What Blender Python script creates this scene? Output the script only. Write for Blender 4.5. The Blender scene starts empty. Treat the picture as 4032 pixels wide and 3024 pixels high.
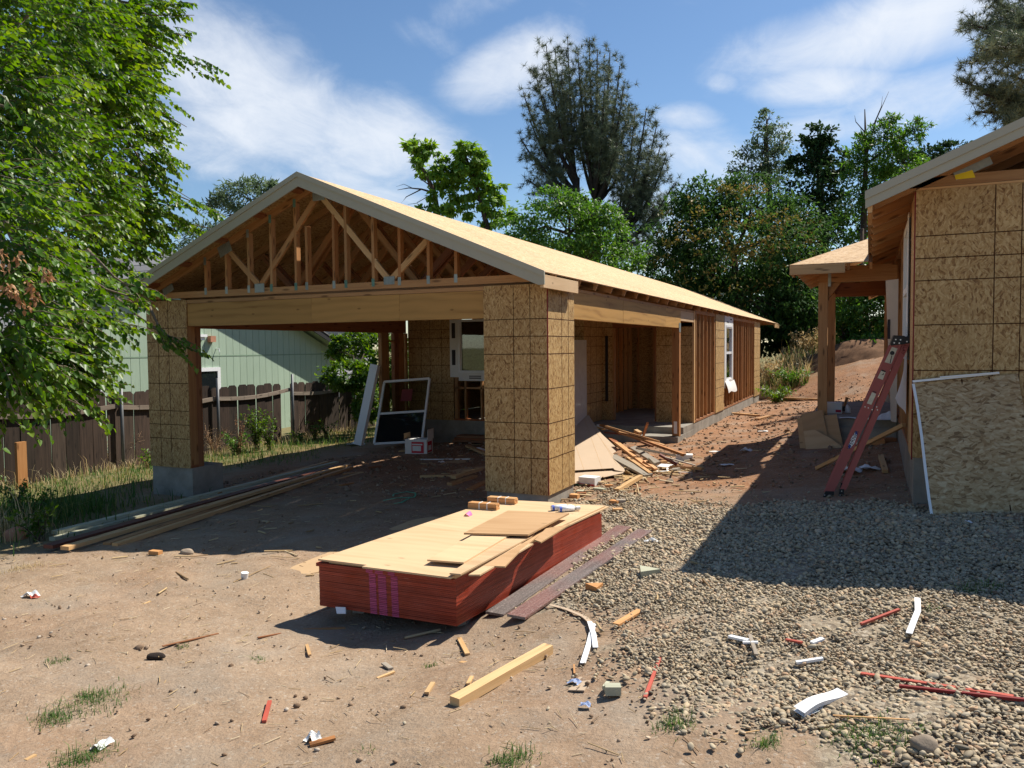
import bpy, bmesh, math, random
import numpy as np
from mathutils import Vector, Matrix, Quaternion

random.seed(7)
rng = np.random.default_rng(7)
scene = bpy.context.scene
COL = scene.collection

# ------------------------------------------------------------------ camera
FPX, CAM = 3067.3853, np.array([3.3484, -8.2874, 1.7131])
YAW, PITCH, ROLL = 0.42983, -0.04690, -0.00940
def cam_axes():
    f = np.array([-math.sin(YAW)*math.cos(PITCH), math.cos(YAW)*math.cos(PITCH), math.sin(PITCH)])
    r = np.array([math.cos(YAW), math.sin(YAW), 0.0]); u = np.cross(r, f)
    c, s = math.cos(ROLL), math.sin(ROLL)
    return np.array([c*r+s*u, -s*r+c*u, f])
CR = cam_axes()
cd = bpy.data.cameras.new('camera'); cam = bpy.data.objects.new('camera', cd); COL.objects.link(cam)
cd.sensor_width = 36.0; cd.lens = FPX/4032*36; cd.clip_start = 0.05; cd.clip_end = 3000
M = Matrix(((CR[0][0], CR[1][0], -CR[2][0]), (CR[0][1], CR[1][1], -CR[2][1]), (CR[0][2], CR[1][2], -CR[2][2])))
cam.matrix_world = Matrix.Translation(Vector(CAM)) @ M.to_4x4()
scene.camera = cam

# ------------------------------------------------------------------ view, sun, sky
scene.view_settings.view_transform = 'Standard'
scene.view_settings.look = 'None'
scene.view_settings.exposure = 0.64
scene.view_settings.gamma = 1.0
SUN_AZ, SUN_EL = math.radians(58), math.radians(52)      # azimuth from +X towards +Y
sd = Vector((math.cos(SUN_EL)*math.cos(SUN_AZ), math.cos(SUN_EL)*math.sin(SUN_AZ), math.sin(SUN_EL)))
sl = bpy.data.lights.new('sun', 'SUN'); sl.energy = 5.0; sl.angle = math.radians(0.53); sl.color = (1.0, 0.93, 0.82)
so = bpy.data.objects.new('sun', sl); COL.objects.link(so)
so.rotation_euler = sd.to_track_quat('Z', 'Y').to_euler(); so.location = (10, 20, 30)

def raydir(px, py):
    d = np.array([(px-2016)/FPX, -(py-1512)/FPX, 1.0]); w = CR.T @ d
    return w/np.linalg.norm(w)

world = bpy.data.worlds.new('World'); scene.world = world; world.use_nodes = True
wt = world.node_tree; wt.nodes.clear()
def wn(t, **k):
    n = wt.nodes.new(t)
    for a, b in k.items(): setattr(n, a, b)
    return n
wl = wt.links.new
def wmath(op, a, b=None, c=None, clamp=False):
    n = wn('ShaderNodeMath', operation=op); n.use_clamp = clamp
    for i, v in enumerate((a, b, c)):
        if v is None: continue
        if hasattr(v, 'node'): wl(v, n.inputs[i])
        else: n.inputs[i].default_value = v
    return n.outputs[0]
sky = wn('ShaderNodeTexSky', sky_type='NISHITA', sun_disc=False)
sky.sun_elevation = SUN_EL; sky.sun_rotation = math.pi/2 - SUN_AZ
sky.air_density = 1.0; sky.dust_density = 0.35; sky.ozone_density = 2.2; sky.altitude = 200
tc = wn('ShaderNodeTexCoord')
def wdot(v):
    n = wn('ShaderNodeVectorMath', operation='DOT_PRODUCT'); wl(tc.outputs['Generated'], n.inputs[0]); n.inputs[1].default_value = v
    return n.outputs['Value']
# wispy cloud noise on a flattened dome
sep = wn('ShaderNodeSeparateXYZ'); wl(tc.outputs['Generated'], sep.inputs[0])
den = wmath('ADD', wmath('MAXIMUM', sep.outputs[2], 0.0), 0.25)
comb = wn('ShaderNodeCombineXYZ'); wl(wmath('DIVIDE', sep.outputs[0], den), comb.inputs[0]); wl(wmath('DIVIDE', sep.outputs[1], den), comb.inputs[1])
def wnoise(scale, detail, rough, dist, sx=1, sy=1, rot=0.0):
    mp = wn('ShaderNodeMapping'); mp.inputs['Scale'].default_value = (sx, sy, 1); mp.inputs['Rotation'].default_value = (0, 0, rot)
    wl(comb.outputs[0], mp.inputs[0])
    n = wn('ShaderNodeTexNoise'); n.inputs['Scale'].default_value = scale; n.inputs['Detail'].default_value = detail
    n.inputs['Roughness'].default_value = rough; n.inputs['Distortion'].default_value = dist
    wl(mp.outputs[0], n.inputs['Vector']); return n.outputs['Fac']
nA = wnoise(2.2, 9, 0.60, 0.6, 1.0, 0.8, 0.5)
nB = wnoise(6.0, 8, 0.64, 0.8, 1.0, 0.75, 0.5)
# main cloud banks of the day: (x, y in photo px of the centre, half width, half height, tilt, weight)
BANKS = [(1000, 380, 470, 240, 0.55, 1.1), (1450, 560, 380, 190, 0.25, 1.0), (800, 520, 300, 160, 0.2, .8), (1990, 270, 260, 120, -0.35, .9),
         (1400, 720, 420, 110, 0.1, .8), (3480, 110, 560, 125, -0.25, 1.1), (3220, 330, 230, 85, 0.0, 1.0), (3660, 380, 300, 90, -0.25, .85),
         (2700, 460, 130, 50, 0.1, .9), (2760, 640, 260, 130, 0.2, .85), (3200, 490, 200, 70, -0.1, .75), (2850, 320, 70, 40, 0.0, .8), (1690, 150, 150, 60, .3, .6),
         (1850, 30, 230, 70, -.4, .5), (2050, 1080, 200, 60, 0, .7), (2700, 980, 320, 120, 0, .9), (2560, 800, 260, 90, .1, .7), (1180, 560, 420, 150, .3, .9)]
acc = None
for bx, by, hw, hh, tilt, wgt in BANKS:
    c0 = raydir(bx, by); r0 = raydir(bx+100, by)-c0; r0 -= c0*np.dot(r0, c0); r0 /= np.linalg.norm(r0); u0 = np.cross(r0, c0)
    ct, st = math.cos(tilt), math.sin(tilt)
    ax = (ct*r0 - st*u0)*FPX/hw; ay = (st*r0 + ct*u0)*FPX/hh
    dx = wdot(tuple(ax)); dy = wdot(tuple(ay))
    q = wmath('ADD', wmath('MULTIPLY', dx, dx), wmath('MULTIPLY', dy, dy))
    front = wmath('GREATER_THAN', wdot(tuple(c0)), 0.2)
    m = wmath('MULTIPLY', wmath('MULTIPLY', wmath('SUBTRACT', 1.0, wmath('MULTIPLY', q, 0.55), clamp=True), wgt), front)
    acc = m if acc is None else wmath('MAXIMUM', acc, m)
base = wmath('ADD', wmath('MULTIPLY', acc, 0.55), wmath('MULTIPLY', wmath('SUBTRACT', nA, 0.5), 0.9))
base = wmath('ADD', base, wmath('MULTIPLY', wmath('SUBTRACT', nB, 0.5), 0.55))
dens = wn('ShaderNodeMapRange'); dens.interpolation_type = 'SMOOTHSTEP'; wl(base, dens.inputs['Value'])
dens.inputs['From Min'].default_value = 0.06; dens.inputs['From Max'].default_value = 0.78; dens.inputs['To Max'].default_value = 0.92
mix = wn('ShaderNodeMix', data_type='RGBA'); wl(dens.outputs[0], mix.inputs['Factor'])
CLOUD = (7.2, 7.6, 8.2, 1)
hs = wn('ShaderNodeHueSaturation'); hs.inputs['Saturation'].default_value = 1.12; hs.inputs['Value'].default_value = 1.0; wl(sky.outputs[0], hs.inputs['Color'])
wl(hs.outputs[0], mix.inputs['A']); mix.inputs['B'].default_value = CLOUD
bg = wn('ShaderNodeBackground'); bg.inputs['Strength'].default_value = 0.080; wl(mix.outputs['Result'], bg.inputs['Color'])
wo = wn('ShaderNodeOutputWorld'); wl(bg.outputs[0], wo.inputs[0])

# ------------------------------------------------------------------ places: from photo pixels to points
def ray(px, py):
    return CR.T @ np.array([(px-2016)/FPX, -(py-1512)/FPX, 1.0])
def dep(px, py, D): return CAM + ray(px, py)*D
def gz(px, py, z):
    w = ray(px, py); return CAM + w*((z-CAM[2])/w[2])
def onX(px, py, X):
    w = ray(px, py); return CAM + w*((X-CAM[0])/w[0])
def onY(px, py, Y):
    w = ray(px, py); return CAM + w*((Y-CAM[1])/w[1])
GX = np.array([-400, -14, -9.8, -5.6, -3.0, 0.0, 1.0, 2.2, 2.9, 3.7, 5.0, 9.0, 400])
GZ = np.array([-0.9, -0.66, -0.55, -0.42, -0.29, -0.16, -0.11, 0.05, 0.12, 0.24, 0.30, 0.38, 0.5])
def sstep(a, b, v):
    t = np.clip((v-a)/(b-a), 0, 1); return t*t*(3-2*t)
def ground(x, y):
    x = np.asarray(x, float); y = np.asarray(y, float)
    z = np.interp(x, GX, GZ)
    st = 19.1 - 0.85*np.clip(x, -0.5, 3.0)
    bank = 0.30*np.clip(y-st, 0, None)
    bank = 3.2*(1-np.exp(-bank/3.2))
    z = z + bank*sstep(-0.9, 0.5, x)*1.0 + 0.5*sstep(26, 34, y)*(1-sstep(-0.9, 0.5, x))
    z = z + 0.012*np.sin(1.7*x+0.6*y)*np.sin(1.1*y-0.4*x) + 0.010*np.sin(4.1*x+2.2)*np.sin(3.7*y+x)
    z = z + 0.10*sstep(1.6, 3.4, y)*sstep(1.3, 2.3, x)*(1-sstep(8, 13, y))
    z = z - 0.115*np.exp(-((x-.3)**2/1.1+(y+3.65)**2/1.5))
    far = sstep(60, 160, np.hypot(x, y)); return z*(1-far) + 1.0*far
def gp(px, py):
    z = 0.0
    for _ in range(40):
        p = gz(px, py, z); z = 0.5*z + 0.5*float(ground(p[0], p[1]))
    return gz(px, py, z)

# ------------------------------------------------------------------ mesh helpers
WL = {}
def wloc(o): return WL.get(o.name, np.zeros(3)) if o is not None else np.zeros(3)
def props(o, label=None, cat=None, group=None, kind=None):
    if label: o['label'] = label
    if cat: o['category'] = cat
    if group: o['group'] = group
    if kind: o['kind'] = kind
    return o
def thing(name, label, cat, loc=(0, 0, 0), group=None):
    o = bpy.data.objects.new(name, None); COL.objects.link(o); o.location = loc; o.empty_display_size = 0.2
    WL[o.name] = np.array(loc, float); return props(o, label, cat, group)
def unit(v):
    v = np.asarray(v, float); return v/max(np.linalg.norm(v), 1e-9)
class MB:
    def __init__(s): s.v, s.f, s.uv, s.mi = [], [], [], []
    def quadbox(s, P, sizes, mi=0):
        """P: 8 corners index bits xyz; sizes: 3 lengths"""
        b = len(s.v); s.v += [tuple(p) for p in P]
        off = (random.uniform(0, 20), random.uniform(0, 20)); L = int(np.argmax(sizes))
        for axis in range(3):
            a, c = [(1, 2), (0, 2), (0, 1)][axis]
            for side in (0, 1):
                ids = []
                for (ua, uc) in ((0, 0), (1, 0), (1, 1), (0, 1)):
                    bits = [0, 0, 0]; bits[axis] = side; bits[a] = ua; bits[c] = uc
                    ids.append((bits, b + bits[0] + 2*bits[1] + 4*bits[2]))
                flip = (side == 1) != (axis == 1)
                if not flip: ids = ids[::-1]
                ua = a if sizes[a] >= sizes[c] else c; va = c if ua == a else a
                if L in (a, c): ua = L; va = c if L == a else a
                s.f.append([i for _, i in ids]); s.mi.append(mi)
                s.uv.append([(bt[ua]*sizes[ua]+off[0], bt[va]*sizes[va]+off[1]+axis*1.37+side*.71) for bt, _ in ids])
        return s
    def box(s, lo, hi, mi=0):
        P = [(hi[0] if i & 1 else lo[0], hi[1] if i & 2 else lo[1], hi[2] if i & 4 else lo[2]) for i in range(8)]
        return s.quadbox(P, [hi[k]-lo[k] for k in range(3)], mi)
    def obox(s, c, axes, size, mi=0):
        c = np.asarray(c, float); A = [unit(a) for a in axes]
        P = [c + A[0]*size[0]*((i & 1)-.5) + A[1]*size[1]*(((i >> 1) & 1)-.5) + A[2]*size[2]*(((i >> 2) & 1)-.5) for i in range(8)]
        return s.quadbox(P, size, mi)
    def beam(s, p0, p1, w, h, up=(0, 0, 1), mi=0, lift=0.0):
        """board from p0 to p1, w across, h along up; lift moves it along up"""
        p0 = np.asarray(p0, float); p1 = np.asarray(p1, float); a = unit(p1-p0); side = unit(np.cross(up, a)); u = np.cross(a, side)
        c = (p0+p1)/2 + u*lift
        return s.obox(c, (a, side, u), (np.linalg.norm(p1-p0), w, h), mi)
    def prism(s, poly, ext, mi=0):
        """planar polygon (list of 3D points) extruded by vector ext"""
        b = len(s.v); n = len(poly); poly = [np.asarray(p, float) for p in poly]; e = np.asarray(ext, float)
        s.v += [tuple(p) for p in poly] + [tuple(p+e) for p in poly]
        x = unit(poly[1]-poly[0]); nn = unit(np.cross(x, poly[2]-poly[0])); y = np.cross(nn, x)
        off = (random.uniform(0, 20), random.uniform(0, 20))
        q = [(np.dot(p-poly[0], x)+off[0], np.dot(p-poly[0], y)+off[1]) for p in poly]
        fw = np.dot(nn, e) > 0
        A = list(range(n)); T = [i+n for i in A]
        if fw: A = A[::-1]
        else: T = T[::-1]
        s.f += [[b+i for i in A], [b+i for i in T]]; s.uv += [[q[i] for i in A], [q[i-n] for i in T]]; s.mi += [mi, mi]
        le = np.linalg.norm(e); acc = 0
        for i in range(n):
            j = (i+1) % n; d = np.linalg.norm(poly[j]-poly[i])
            f = [b+i, b+j, b+j+n, b+i+n]; u = [(acc, 0), (acc+d, 0), (acc+d, le), (acc, le)]
            if not fw: f = f[::-1]; u = u[::-1]
            s.f.append(f); s.uv.append(u); s.mi.append(mi); acc += d
        return s
    def tube(s, pts, rad, n=7, mi=0):
        pts = [np.asarray(p, float) for p in pts]; b = len(s.v); k = len(pts); ref = np.array([0.31, 0.17, 0.93])
        for i, p in enumerate(pts):
            t = unit(pts[min(i+1, k-1)]-pts[max(i-1, 0)])
            r = ref if abs(np.dot(ref, t)) < .9 else np.array([1., 0, 0])
            x = unit(np.cross(t, r)); y = np.cross(t, x)
            for j in range(n):
                a = 2*math.pi*j/n; s.v.append(tuple(p+(x*math.cos(a)+y*math.sin(a))*rad[i]))
        for i in range(k-1):
            for j in range(n):
                j2 = (j+1) % n
                s.f.append([b+i*n+j, b+i*n+j2, b+(i+1)*n+j2, b+(i+1)*n+j]); s.mi.append(mi)
                s.uv.append([(j/n*.4, i*.3), ((j+1)/n*.4, i*.3), ((j+1)/n*.4, i*.3+.3), (j/n*.4, i*.3+.3)])
        s.f.append([b+j for j in range(n)][::-1]); s.f.append([b+(k-1)*n+j for j in range(n)]); s.mi += [mi, mi]
        s.uv += [[(math.cos(j)*.05, math.sin(j)*.05) for j in range(n)]]*2
        return s
    def grid(s, F, nu, nv, mi=0, su=1.0, sv=1.0):
        b = len(s.v)
        for i in range(nu+1):
            for j in range(nv+1): s.v.append(tuple(F(i/nu, j/nv)))
        for i in range(nu):
            for j in range(nv):
                a = b+i*(nv+1)+j
                s.f.append([a, a+nv+1, a+nv+2, a+1]); s.mi.append(mi)
                s.uv.append([(i/nu*su, j/nv*sv), ((i+1)/nu*su, j/nv*sv), ((i+1)/nu*su, (j+1)/nv*sv), (i/nu*su, (j+1)/nv*sv)])
        return s
    def mesh(s, name, mats, org=(0, 0, 0), smooth=False):
        me = bpy.data.meshes.new(name); o = np.asarray(org, float)
        me.from_pydata([tuple(np.asarray(v)-o) for v in s.v], [], s.f)
        ul = me.uv_layers.new(name='UVMap'); flat = [c for f in s.uv for uv in f for c in uv]
        ul.data.foreach_set('uv', flat)
        for m in (mats if isinstance(mats, (list, tuple)) else [mats]): me.materials.append(m)
        me.polygons.foreach_set('material_index', s.mi)
        if smooth: me.polygons.foreach_set('use_smooth', [True]*len(s.f))
        me.update(); return me
    def build(s, name, mats, parent=None, loc=None, label=None, cat=None, group=None, kind=None, smooth=False):
        if parent is not None: org = wloc(parent)
        elif loc is not None: org = np.asarray(loc, float)
        else:
            V = np.array(s.v); org = np.array([V[:, 0].mean(), V[:, 1].mean(), V[:, 2].min()])
        o = bpy.data.objects.new(name, s.mesh(name, mats, org, smooth)); COL.objects.link(o)
        if parent is not None: o.parent = parent
        else: o.location = org
        WL[o.name] = org
        return props(o, label, cat, group, kind)
def raw_mesh(name, V, F4, mats, parent=None, loc=(0, 0, 0), attr=None, smooth=False):
    """big meshes: V (n,3), F4 (m,k) equal-size faces, attr = per-face float 'tint'"""
    me = bpy.data.meshes.new(name); F4 = np.asarray(F4, np.int32); k = F4.shape[1]
    org = wloc(parent) if parent is not None else np.asarray(loc, float)
    V = np.asarray(V, np.float32) - org.astype(np.float32)
    me.vertices.add(len(V)); me.vertices.foreach_set('co', V.ravel())
    me.loops.add(F4.size); me.loops.foreach_set('vertex_index', F4.ravel())
    me.polygons.add(len(F4)); me.polygons.foreach_set('loop_start', np.arange(0, F4.size, k, dtype=np.int32))
    try: me.polygons.foreach_set('loop_total', np.full(len(F4), k, np.int32))
    except Exception: pass
    for m in (mats if isinstance(mats, (list, tuple)) else [mats]): me.materials.append(m)
    if attr is not None:
        a = me.attributes.new('tint', 'FLOAT', 'FACE'); a.data.foreach_set('value', np.asarray(attr, np.float32))
    if smooth: me.polygons.foreach_set('use_smooth', np.ones(len(F4), bool))
    me.update(calc_edges=True); me.validate()
    o = bpy.data.objects.new(name, me); COL.objects.link(o)
    if parent is not None: o.parent = parent
    else: o.location = org
    WL[o.name] = org
    return o
# ------------------------------------------------------------------ materials
class NT:
    def __init__(s, name):
        s.m = bpy.data.materials.new(name); s.m.use_nodes = True; s.t = s.m.node_tree; s.t.nodes.clear()
        s.out = s.n('ShaderNodeOutputMaterial'); s.b = s.n('ShaderNodeBsdfPrincipled'); s.l(s.b.outputs[0], s.out.inputs[0])
    def n(s, t, **k):
        x = s.t.nodes.new(t)
        for a, b in k.items(): setattr(x, a, b)
        return x
    def l(s, a, b): s.t.links.new(a, b)
    def put(s, sock, v):
        if hasattr(v, 'node'): s.l(v, sock)
        elif v is not None: sock.default_value = v
    def uv(s): return s.n('ShaderNodeTexCoord').outputs['UV']
    def obj(s): return s.n('ShaderNodeTexCoord').outputs['Object']
    def pos(s): return s.n('ShaderNodeNewGeometry').outputs['Position']
    def rnd(s): return s.n('ShaderNodeObjectInfo').outputs['Random']
    def attr(s, name): return s.n('ShaderNodeAttribute', attribute_name=name).outputs['Fac']
    def map(s, v, sc=(1, 1, 1), rot=(0, 0, 0), loc=(0, 0, 0)):
        x = s.n('ShaderNodeMapping'); s.l(v, x.inputs[0]); x.inputs['Scale'].default_value = sc; x.inputs['Rotation'].default_value = rot
        s.put(x.inputs['Location'], loc); return x.outputs[0]
    def noise(s, v, scale, detail=4, rough=.55, dist=0.0, dim='3D'):
        x = s.n('ShaderNodeTexNoise', noise_dimensions=dim); s.l(v, x.inputs['Vector'])
        x.inputs['Scale'].default_value = scale; x.inputs['Detail'].default_value = detail
        x.inputs['Roughness'].default_value = rough; x.inputs['Distortion'].default_value = dist
        return x.outputs['Fac']
    def vor(s, v, scale, feat='F1', dim='3D', rand=1.0):
        x = s.n('ShaderNodeTexVoronoi', feature=feat, voronoi_dimensions=dim); s.l(v, x.inputs['Vector'])
        x.inputs['Scale'].default_value = scale; x.inputs['Randomness'].default_value = rand; return x
    def math(s, op, a, b=None, clamp=False):
        x = s.n('ShaderNodeMath', operation=op); x.use_clamp = clamp; s.put(x.inputs[0], a); s.put(x.inputs[1], b); return x.outputs[0]
    def ramp(s, f, stops, interp='LINEAR'):
        x = s.n('ShaderNodeValToRGB'); s.l(f, x.inputs[0]); r = x.color_ramp; r.interpolation = interp
        while len(r.elements) < len(stops): r.elements.new(0.5)
        for e, (p, c) in zip(r.elements, stops):
            e.position = p; e.color = (c, c, c, 1) if isinstance(c, (int, float)) else (*c, 1)
        return x.outputs[0]
    def rgb(s, c):
        x = s.n('ShaderNodeRGB'); x.outputs[0].default_value = (*c, 1); return x.outputs[0]
    def mix(s, f, a, b, mode='MIX'):
        x = s.n('ShaderNodeMix', data_type='RGBA', blend_type=mode)
        s.put(x.inputs['Factor'], f)
        for k, v in (('A', a), ('B', b)):
            if isinstance(v, tuple): x.inputs[k].default_value = (*v, 1) if len(v) == 3 else v
            else: s.l(v, x.inputs[k])
        return x.outputs['Result']
    def hsv(s, c, h=.5, sat=1.0, val=1.0):
        x = s.n('ShaderNodeHueSaturation'); s.l(c, x.inputs['Color']); s.put(x.inputs['Hue'], h); s.put(x.inputs['Saturation'], sat); s.put(x.inputs['Value'], val)
        return x.outputs[0]
    def lin(s, f, a, b): return s.math('ADD', s.math('MULTIPLY', f, b-a), a)
    def bump(s, h, dist=.01, strength=.5):
        x = s.n('ShaderNodeBump'); x.inputs['Distance'].default_value = dist; x.inputs['Strength'].default_value = strength; s.l(h, x.inputs['Height'])
        s.l(x.outputs[0], s.b.inputs['Normal']); return x
    def done(s, col, rough=.7, spec=.3, metal=0.0):
        s.put(s.b.inputs['Base Color'], col if hasattr(col, 'node') else (*col, 1)); s.put(s.b.inputs['Roughness'], rough)
        s.b.inputs['Specular IOR Level'].default_value = spec; s.b.inputs['Metallic'].default_value = metal
        return s.m

def m_osb(name, cols, flake=(15, 76), var=.16, rough=.62, spec=.35, swirl=2.0):
    t = NT(name); uv = t.uv()
    c = t.vor(uv, 20, dim='2D'); sr = t.n('ShaderNodeSeparateColor'); t.l(c.outputs['Color'], sr.inputs[0])
    vr = t.n('ShaderNodeVectorRotate', rotation_type='Z_AXIS'); t.l(uv, vr.inputs['Vector']); t.l(t.math('MULTIPLY', t.math('SUBTRACT', sr.outputs[0], .5), swirl), vr.inputs['Angle'])
    f = t.vor(t.map(vr.outputs[0], (flake[0], flake[1], 1)), 1.0, dim='2D'); s2 = t.n('ShaderNodeSeparateColor'); t.l(f.outputs['Color'], s2.inputs[0])
    f2 = t.vor(t.map(uv, (flake[0]*1.7, flake[1]*.75, 1), rot=(0, 0, .9)), 1.0, dim='2D'); s3 = t.n('ShaderNodeSeparateColor'); t.l(f2.outputs['Color'], s3.inputs[0])
    streak = t.noise(t.map(vr.outputs[0], (flake[0]*2.2, flake[1]*2.6, 1)), 1.0, 3, .6, dim='2D')
    mixf = t.math('ADD', t.math('MULTIPLY', s2.outputs[0], .46), t.math('ADD', t.math('MULTIPLY', s3.outputs[1], .30), t.math('MULTIPLY', streak, .34)))
    col = t.ramp(mixf, [(.22, cols[0]), (.36, cols[1]), (.48, cols[2]), (.66, cols[3]), (.86, cols[4])])
    speck = t.noise(uv, 34, 4, .7, dim='2D')
    col = t.mix(t.ramp(speck, [(.64, 0), (.70, .75)]), col, cols[0])
    big = t.noise(uv, 1.6, 3, dim='2D')
    col = t.hsv(col, .5, 1.0, t.math('ADD', t.lin(big, 1-var, 1+var), t.lin(t.rnd(), -.06, .06)))
    h = t.math('ADD', s2.outputs[0], t.math('MULTIPLY', f.outputs['Distance'], .6))
    t.bump(h, .0018, .5)
    return t.done(col, t.lin(s2.outputs[1], rough-.14, rough+.12), spec)
OSB = m_osb('osb_board', [(.17, .080, .024), (.29, .160, .056), (.39, .240, .092), (.45, .292, .122), (.54, .375, .175)])
OSB_GREY = m_osb('osb_weathered', [(.17, .095, .040), (.30, .185, .082), (.40, .265, .13), (.47, .335, .18), (.56, .43, .26)], flake=(9, 56), swirl=1.5)
OSB_ROOF = m_osb('osb_roof', [(.36, .21, .10), (.49, .31, .155), (.54, .36, .19), (.585, .40, .22), (.64, .46, .27)], flake=(7, 40), var=.10, rough=.7, spec=.2)

def m_ply(name, c1, c2, rough=.6, wave=.14):
    t = NT(name); uv = t.uv()
    big = t.noise(t.map(uv, (.9, 4.0, 1)), 1.0, 3, .5, .6, '2D')
    w = t.n('ShaderNodeTexWave', wave_type='BANDS', bands_direction='Y'); t.l(t.map(uv, (.35, 1.6, 1)), w.inputs['Vector'])
    w.inputs['Scale'].default_value = 1.7; w.inputs['Distortion'].default_value = 14; w.inputs['Detail'].default_value = 3; w.inputs['Detail Scale'].default_value = .8
    fine = t.noise(t.map(uv, (3, 90, 1)), 1.0, 2, dim='2D')
    f = t.math('ADD', t.math('MULTIPLY', w.outputs['Fac'], wave), t.math('ADD', t.math('MULTIPLY', big, .75), t.math('MULTIPLY', fine, .2)))
    col = t.ramp(f, [(.2, c2), (.55, c1), (.9, tuple(min(1, x*1.12) for x in c1))])
    kn = t.vor(t.map(uv, (1.1, 2.6, 1)), 1.3, dim='2D').outputs['Distance']
    col = t.mix(t.ramp(kn, [(.02, .6), (.05, 0)]), col, tuple(x*.4 for x in c2))
    col = t.hsv(col, .5, 1, t.lin(t.rnd(), .9, 1.08))
    t.bump(fine, .0012, .3)
    return t.done(col, rough, .3)
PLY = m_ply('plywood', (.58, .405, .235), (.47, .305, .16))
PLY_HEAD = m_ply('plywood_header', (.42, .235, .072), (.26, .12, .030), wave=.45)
PLY_TAN = m_ply('plywood_tan', (.46, .29, .15), (.38, .225, .105))
PLY_GREY = m_ply('plywood_greyed', (.40, .29, .19), (.29, .19, .11))

def m_wood(name, c1, c2, knots=.8, rough=.62, vr=.14, ends=None):
    t = NT(name); uv = t.uv()
    a = t.noise(t.map(uv, (1.3, 26, 1)), 1.0, 4, .6, .4, '2D'); b = t.noise(t.map(uv, (5, 160, 1)), 1.0, 2, dim='2D')
    f = t.math('ADD', t.math('MULTIPLY', a, .75), t.math('MULTIPLY', b, .3))
    col = t.ramp(f, [(.25, c2), (.6, c1), (.85, tuple(min(1, x*1.1) for x in c1))])
    kn = t.vor(t.map(uv, (1.6, 7, 1)), 1.0, dim='2D').outputs['Distance']
    col = t.mix(t.ramp(kn, [(.05, knots), (.13, 0)]), col, tuple(x*.38 for x in c2))
    r = t.rnd(); col = t.hsv(col, t.lin(r, .493, .506), t.lin(r, 1.05, .93), t.lin(t.math('FRACT', t.math('MULTIPLY', r, 7.31)), 1-vr, 1+vr))
    t.bump(b, .001, .3)
    return t.done(col, rough, .25)
FIR = m_wood('fir_lumber', (.42, .215, .085), (.31, .138, .047))
FIR_PALE = m_wood('pale_lumber', (.58, .37, .175), (.46, .265, .105))
FIR_RED = m_wood('reddish_lumber', (.29, .12, .05), (.20, .075, .03))
FIR_DARK = m_wood('dark_red_board', (.15, .045, .028), (.095, .028, .018), knots=.3)
WOOD_GREY = m_wood('weathered_board', (.33, .285, .225), (.22, .18, .135))
WOOD_GREEN = m_wood('pale_green_board', (.42, .42, .31), (.33, .34, .24), knots=.3)
FENCE = m_wood('fence_wood', (.056, .038, .028), (.016, .011, .009), knots=.6, rough=.8, vr=.5)
RAIL = m_wood('fence_rail_wood', (.26, .215, .17), (.13, .10, .075), rough=.85, vr=.2)
ORANGE_WOOD = m_wood('orange_wood', (.58, .32, .135), (.44, .22, .08))

def m_plain(name, col, rough=.6, spec=.3, metal=0.0, var=.06, scale=6.0, bump=0.0):
    t = NT(name); o = t.obj(); nz = t.noise(o, scale, 5, .6)
    c = t.hsv(t.rgb(col), .5, 1, t.math('ADD', t.lin(nz, 1-var*2, 1+var*2), t.lin(t.rnd(), -var, var)))
    if bump: t.bump(t.noise(o, scale*12, 4), bump, .5)
    return t.done(c, rough, spec, metal)
FASCIA = m_plain('fascia_paint', (.38, .365, .285), .55, .3, var=.03)
WHITE = m_plain('white_vinyl', (.78, .79, .80), .4, .4, var=.02)
PAPER = m_plain('white_paper', (.72, .72, .70), .7, .2, var=.05)
PLASTIC_CLEAR = m_plain('cloudy_plastic', (.62, .64, .66), .35, .5, var=.1)
BLACK = m_plain('black_plastic', (.012, .012, .014), .45, .4)
METAL = m_plain('grey_metal', (.42, .43, .43), .42, .5, .7, .08, 9)
GALV = m_plain('galvanised_plate', (.30, .33, .31), .5, .5, .55, .18, 20)
GALV_GREEN = m_plain('green_dyed_plate', (.13, .25, .20), .55, .4, .3, .18, 20)
POSTMETAL = m_plain('steel_post', (.115, .12, .125), .5, .4, .4, .12, 9)
CARD = m_plain('cardboard', (.50, .345, .20), .85, .1, var=.06, scale=2.5)
CARD_PALE = m_plain('pale_cardboard', (.46, .355, .255), .85, .1, var=.05, scale=2.5)
RED = m_plain('red_paint', (.42, .085, .055), .55, .3, var=.12)
DKRED = m_plain('dark_red_edge', (.17, .012, .012), .6, .3, var=.1)
PINK = m_plain('pink_tape', (.75, .15, .38), .5, .3)
YELLOW = m_plain('yellow_sticker', (.80, .62, .03), .6, .2)
GREENSTRAP = m_plain('green_strap', (.03, .42, .26), .4, .4)
BLUE = m_plain('blue_print', (.05, .10, .45), .5, .3)
WRAP = m_plain('house_wrap_film', (.50, .45, .38), .6, .3, var=.06)
DULLRED = m_plain('dark_red_sticker', (.16, .03, .03), .6, .2)  # darker, duller red than the red print
WRAPPER = m_plain('bluish_wrapper', (.25, .32, .50), .5, .3)
INK = m_plain('dark_ink', (.05, .045, .05), .7, .1)
INKRED = m_plain('red_print', (.55, .04, .06), .6, .2)
LINE = m_plain('nailing_line', (.055, .022, .010), .8, .1, var=.3, scale=40)
LADDER = m_plain('fibreglass_red', (.40, .105, .09), .5, .35, var=.09, scale=3)
ALU = m_plain('aluminium', (.62, .63, .64), .35, .5, .8)
STICKER = m_plain('worn_label', (.60, .57, .44), .6, .25, var=.16, scale=30)
GREYTRIM = m_plain('house_grey', (.42, .43, .47), .7, .2)
GREENTRIM = m_plain('green_trim', (.20, .285, .205), .6, .25)
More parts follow.
